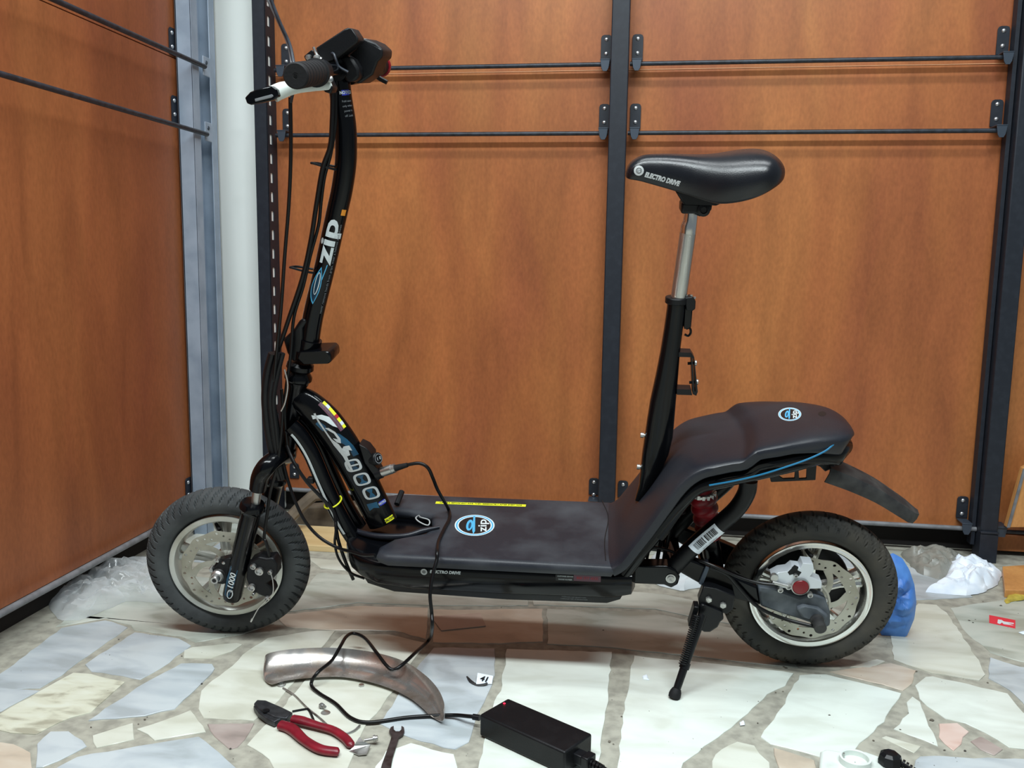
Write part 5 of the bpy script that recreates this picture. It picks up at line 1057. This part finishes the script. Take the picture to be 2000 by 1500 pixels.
def film(name, col, alpha, rough=.15):
    m = bpy.data.materials.new(name); m.use_nodes = True; nt = m.node_tree; N = nt.nodes; L = nt.links; b = N['Principled BSDF']; out = N['Material Output']
    b.inputs['Base Color'].default_value = lin(col); b.inputs['Roughness'].default_value = rough; b.inputs['Specular IOR Level'].default_value = .8
    tr = N.new('ShaderNodeBsdfTransparent'); mx = N.new('ShaderNodeMixShader'); lw = N.new('ShaderNodeLayerWeight'); lw.inputs['Blend'].default_value = .35
    mr = N.new('ShaderNodeMapRange'); mr.inputs['To Min'].default_value = alpha; mr.inputs['To Max'].default_value = min(1, alpha+.6); L.new(lw.outputs['Facing'], mr.inputs['Value'])
    L.new(mr.outputs[0], mx.inputs[0]); L.new(tr.outputs[0], mx.inputs[1]); L.new(b.outputs[0], mx.inputs[2]); L.new(mx.outputs[0], out.inputs[0]); return m
tag(crumple('plastic_bag', [(90, 1165), (112, 1142), (160, 1132), (215, 1105), (262, 1092), (330, 1104), (360, 1150), (330, 1180), (245, 1176), (200, 1196), (160, 1214), (118, 1214), (98, 1192)], .055, 3, film('clear_film', (224, 230, 234), .24)), 'crumpled clear plastic bag on the floor beside the left wall', 'bag')
tag(crumple('plastic_bag', [(1255, 1130), (1275, 1085), (1300, 1060), (1400, 1062), (1440, 1080), (1436, 1110), (1372, 1148), (1330, 1156), (1290, 1146)], .050, 11, film('milky_film', (226, 236, 242), .62, .35)), 'crumpled white plastic bag behind the scooter near the kickstand', 'bag')
tag(crumple('plastic_bag', [(1758, 1084), (1790, 1076), (1850, 1078), (1880, 1086), (1870, 1120), (1838, 1134), (1800, 1124), (1778, 1108)], .05, 21, film('grey_film', (146, 146, 138), .75, .35)), 'grey plastic bag behind the crumpled white paper', 'bag')
tag(crumple('crumpled_paper', [(1808, 1158), (1826, 1150), (1844, 1142), (1852, 1112), (1868, 1096), (1900, 1096), (1940, 1108), (1958, 1124), (1950, 1142), (1920, 1160), (1882, 1165), (1850, 1162)], .055, 8, M['paper'], 30), 'crumpled white paper on the floor by the right post', 'paper')
tag(crumple('paper_scrap', [(1256, 1324), (1266, 1320), (1270, 1330), (1258, 1329)], .004, 31, M['paper'], 4), 'tiny white paper scrap on the floor left of the kickstand foot', 'scrap')
tag(crumple('paper_scrap', [(1442, 1414), (1450, 1409), (1454, 1418), (1446, 1419)], .004, 33, M['paper'], 4), 'tiny white paper scrap on the joint right of the kickstand foot', 'scrap')
tag(crumple('paper_scrap', [(1988, 1236), (2010, 1232), (2010, 1242), (1996, 1240)], .004, 35, M['paper'], 4), 'small white paper scrap at the right edge below the red card', 'scrap')
# blue bag upright behind the rear wheel
yb3 = F(1752, 1244)[1]; bp_ = [(1722, 1244), (1696, 1200), (1700, 1130), (1722, 1090), (1744, 1080), (1762, 1090), (1776, 1112), (1786, 1142), (1790, 1176), (1786, 1208), (1776, 1232), (1770, 1247)]
g = G(); P = [PY(x, y, yb3) for x, y in bp_]; P = [A(p_[0], p_[1], max(p_[2], .001)) for p_ in P]; c_ = sum(P)/len(P); na = 60; res = 16; Pn = np.array(P+[P[0]]); Ls_ = np.r_[0, np.cumsum(np.linalg.norm(np.diff(Pn, axis=0), axis=1))]
for side_ in (-1, 1):
    V = []; Fc = []
    for i in range(res+1):
        for j in range(na):
            s_ = j/na*Ls_[-1]; o_ = A(*[np.interp(s_, Ls_, Pn[:, k]) for k in range(3)]); t = i/res; q_ = c_*(1-t)+o_*t
            dn = .028*(1-t**2.5)*(.5+noise.turbulence(Vector((q_[0]*16, q_[2]*22, 3.3*side_)), 3, True)*.8)
            V.append((q_[0], q_[1]+side_*dn, q_[2]))
    for i in range(res):
        for j in range(na): k = (j+1) % na; Fc.append((i*na+j, i*na+k, (i+1)*na+k, (i+1)*na+j))
    g.add(V, Fc)
tag(mk('plastic_bag', g, mat('blue_film', (66, 118, 196), .45, col2=(92, 146, 216), nscale=18), smooth=24), 'bright blue plastic bag standing behind the rear wheel', 'bag')
# red card, boards, leaf
q4 = [fp(x, y, .001) for x, y in ((1932, 1217), (1932, 1202), (1983, 1212), (1983, 1228))]; rcd = thing('red_card', 'small red card with a white mark on the floor at the right', 'card', tuple(q4[0]*.5+q4[2]*.5*A(1, 1, 0)))
M['redcard'] = mat('red_card', (214, 52, 66), .5); g = G(); g.prism([q4], (0, 0, .0012)); wpart('card', g, 'redcard', rcd, smooth=0)
g = G(); g.prism([[fp(x, y, .0024) for x, y in ((1948, 1217), (1949, 1210), (1956, 1211), (1961, 1214), (1980, 1217), (1980, 1219), (1968, 1217.5), (1980, 1222), (1960, 1219), (1957, 1216), (1953, 1219))]], (0, 0, .0004)); wpart('white_mark', g, 'ink', rcd, smooth=0)
def slab(name, px, z0, th, m, label, cat, bev=.001):
    g = G(); g.prism([[A(*F(x, y, z0+th))-A(0, 0, th) for x, y in px]], (0, 0, th)); o = mk(name, g, m, smooth=0, bevel=bev); return tag(o, label, cat)
M['pine'] = mat('pale_pine', (214, 190, 142), .55, col2=(200, 172, 122), nscale=4, stretch=(1, 8, 8)); M['dustwood'] = mat('dusty_wood', (104, 92, 76), .8, col2=(74, 64, 52), nscale=18)
slab('pine_board', [(540, 1062), (565, 1024), (740, 1034), (760, 1072), (690, 1070)], 0, .016, M['pine'], 'pale pine board lying on the floor behind the front wheel', 'board')
g = G(); a_, b_ = A(*PY(556, 1022, 2.33)), A(*PY(612, 968, 2.40)); g.tube([a_, b_, b_+A(.05, .02, -.012)], [.016, .018, .014], 8, 2, .6); tag(mk('wood_strip', g, M['dustwood'], smooth=20), 'dusty split wooden strip leaning against the back wall behind the front wheel', 'wood strip')
g = G(); g.prism([[A(*PY(x, y, 2.47)) for x, y in ((556, 1040), (600, 990), (690, 985), (740, 1010), (740, 1040), (600, 1032))]], (0, .05, 0)); tag(mk('rubber_mat', g, M['dustwood'], smooth=0, bevel=.006), 'dusty brown slab standing in the gap below the back panel', 'slab')
M['card'] = mat('pink_cardboard', (196, 174, 158), .7, col2=(180, 156, 140), nscale=14)
slab('cardboard_piece', [(842, 1204), (938, 1197), (949, 1222), (862, 1231)], .002, .0015, M['card'], 'flat pinkish cardboard piece on the floor below the deck', 'cardboard', 0)
slab('wooden_block', [(1963, 1152), (1958, 1106), (2060, 1100), (2060, 1154)], 0, .020, M['wood3'], 'tan wooden board lying on the floor at the right edge', 'board')
g = G(); L = [A(*PY(x, y, 2.50)) for x, y in ((1966, 1030), (1998, 915), (2060, 880), (2060, 1030))]; g.prism([L], (0, .02, 0)); lb2 = tag(mk('leaning_board', g, M['wood3'], smooth=0, bevel=.001), 'tan board with a grey edge leaning behind the right post', 'board')
g = G(); L = [A(*PY(x, y, 2.499)) for x, y in ((1966, 1030), (1998, 915), (2003, 917), (1972, 1030))]; g.prism([L], (0, -.003, 0)); mk('edge_band', g, M['railgrey'], lb2, smooth=0)
M['leaf'] = mat('yellow_peel', (196, 176, 74), .6, col2=(150, 128, 50), nscale=30)
tag(crumple('yellow_peel', [(1964, 1172), (1972, 1160), (1990, 1166), (2010, 1160), (2012, 1170), (1985, 1176), (1966, 1180)], .016, 44, M['leaf'], 8), 'yellow dried peel on the floor by the tan board', 'peel')
# white socket strip and plug at the lower right
ss = thing('power_strip', 'white power strip at the bottom edge with round sockets', 'power strip', tuple(fp(1660, 1500, 0)))
zt_ = .030
body_px = [(1602, 1466), (1612, 1462), (1640, 1466), (1690, 1466), (1740, 1484), (1752, 1500), (1750, 1560), (1596, 1560)]
g = G(); g.prism([[A(*F(x, y, zt_))-A(0, 0, zt_) for x, y in body_px]], (0, 0, zt_)); wpart('housing', g, 'white', ss, smooth=0, bevel=.005, bseg=3)
c_ = A(*F(1670, 1490, zt_)); ru = .0238
g = G(); g.rings([[c_+A(math.cos(t)*r_, math.sin(t)*r_, z) for t in [2*math.pi*k/40 for k in range(40)]] for r_, z in ((ru, 0), (ru, .010), (ru-.003, .0105), (ru-.004, .0095), (ru-.004, .001), (.001, .001))], cap=False); wpart('socket', g, 'white', ss)
g = G(); g.box(c_+A(-.016, .010, .006), (.004, .003, .006)); wpart('earth_contact', g, 'steel', ss, smooth=0)
pg = thing('mains_plug', 'black mains plug with ribbed cord sitting in the white power strip', 'plug', tuple(fp(1740, 1490, 0)))
c_ = A(*F(1738, 1486, .035)); g = G(); g.lathe([(.014, -.014), (.017, -.010), (.018, .002), (.016, .010), (.011, .014), (.004, .016)], c_, (0, 0, 1), 8); wpart('plug_body', g, 'satin', pg, smooth=20)
g = G()
for k in range(5): g.lathe([(.0068-.0006*k, 0), (.0068-.0006*k, .0032)], c_+A(.017+.005*k, -.004-.002*k, -.002*k), (1, -.35, -.3), 12)
g.tube([c_+A(.014, -.004, 0), c_+A(.04, -.016, -.010), c_+A(.07, -.05, -.022), c_+A(.09, -.12, -.028)], .0035, 10, 4); wpart('cord', g, 'cable', pg)

# ------------------------------------------------------------------ grit scattered on the floor
g = G(); rg = random.Random(11)
spots = [(232,1249,4),(355,1281,3),(394,1335,4),(283,1405,4),(270,1414,3),(178,1420,3),(450,1462,4),(1920,1175,4),(1955,1183,7),(1905,1210,3),(1893,1212,5),(1900,1216,4),(1535,1304,6),(1531,1302,4),(1820,1406,7),(1929,1333,4),(1758,1425,4),(1515,1352,3),(1529,1350,3),(1620,1397,5),(1214,1399,3),(1190,1448,5),(1198,1453,3),(1268,1389,2),(1480,1412,3),(1481,1370,3),(1390,1505,4),(1178,1231,4),(979,1186,3),(1652,1348,2),(1885,1466,4),(1845,1465,4),(1706,1446,4),(440,1242,3),(1790,1311,4)]
for i in range(160): spots.append((rg.uniform(20, 1990), rg.choice((rg.uniform(1190, 1300), rg.uniform(1240, 1495))), rg.uniform(.8, 2.0)))
for x, y, r_ in spots:
    if 925 < x < 1190 and y > 1360: continue
    c_ = F(x, y, .0015); q_ = r_*.0006; a0 = rg.uniform(0, 6); k_ = rg.uniform(.4, 1)
    ring = [A(c_[0]+q_*math.cos(a0+t)*rg.uniform(.7, 1.3), c_[1]+q_*k_*math.sin(a0+t)*rg.uniform(.8, 1.5), c_[2]) for t in (0, 1.25, 2.5, 3.75, 5.0)]
    g.add(ring+[A(c_[0], c_[1], c_[2]+q_*.6)], [(0, 1, 5), (1, 2, 5), (2, 3, 5), (3, 4, 5), (4, 0, 5)])
o = mk('floor_grit', g, mat('dark_grit', (62, 60, 56), .9, col2=(120, 112, 98), nscale=9), smooth=0); tag(o, 'fine dark grit and crumbs scattered over the marble floor', 'grit'); o['kind'] = 'stuff'
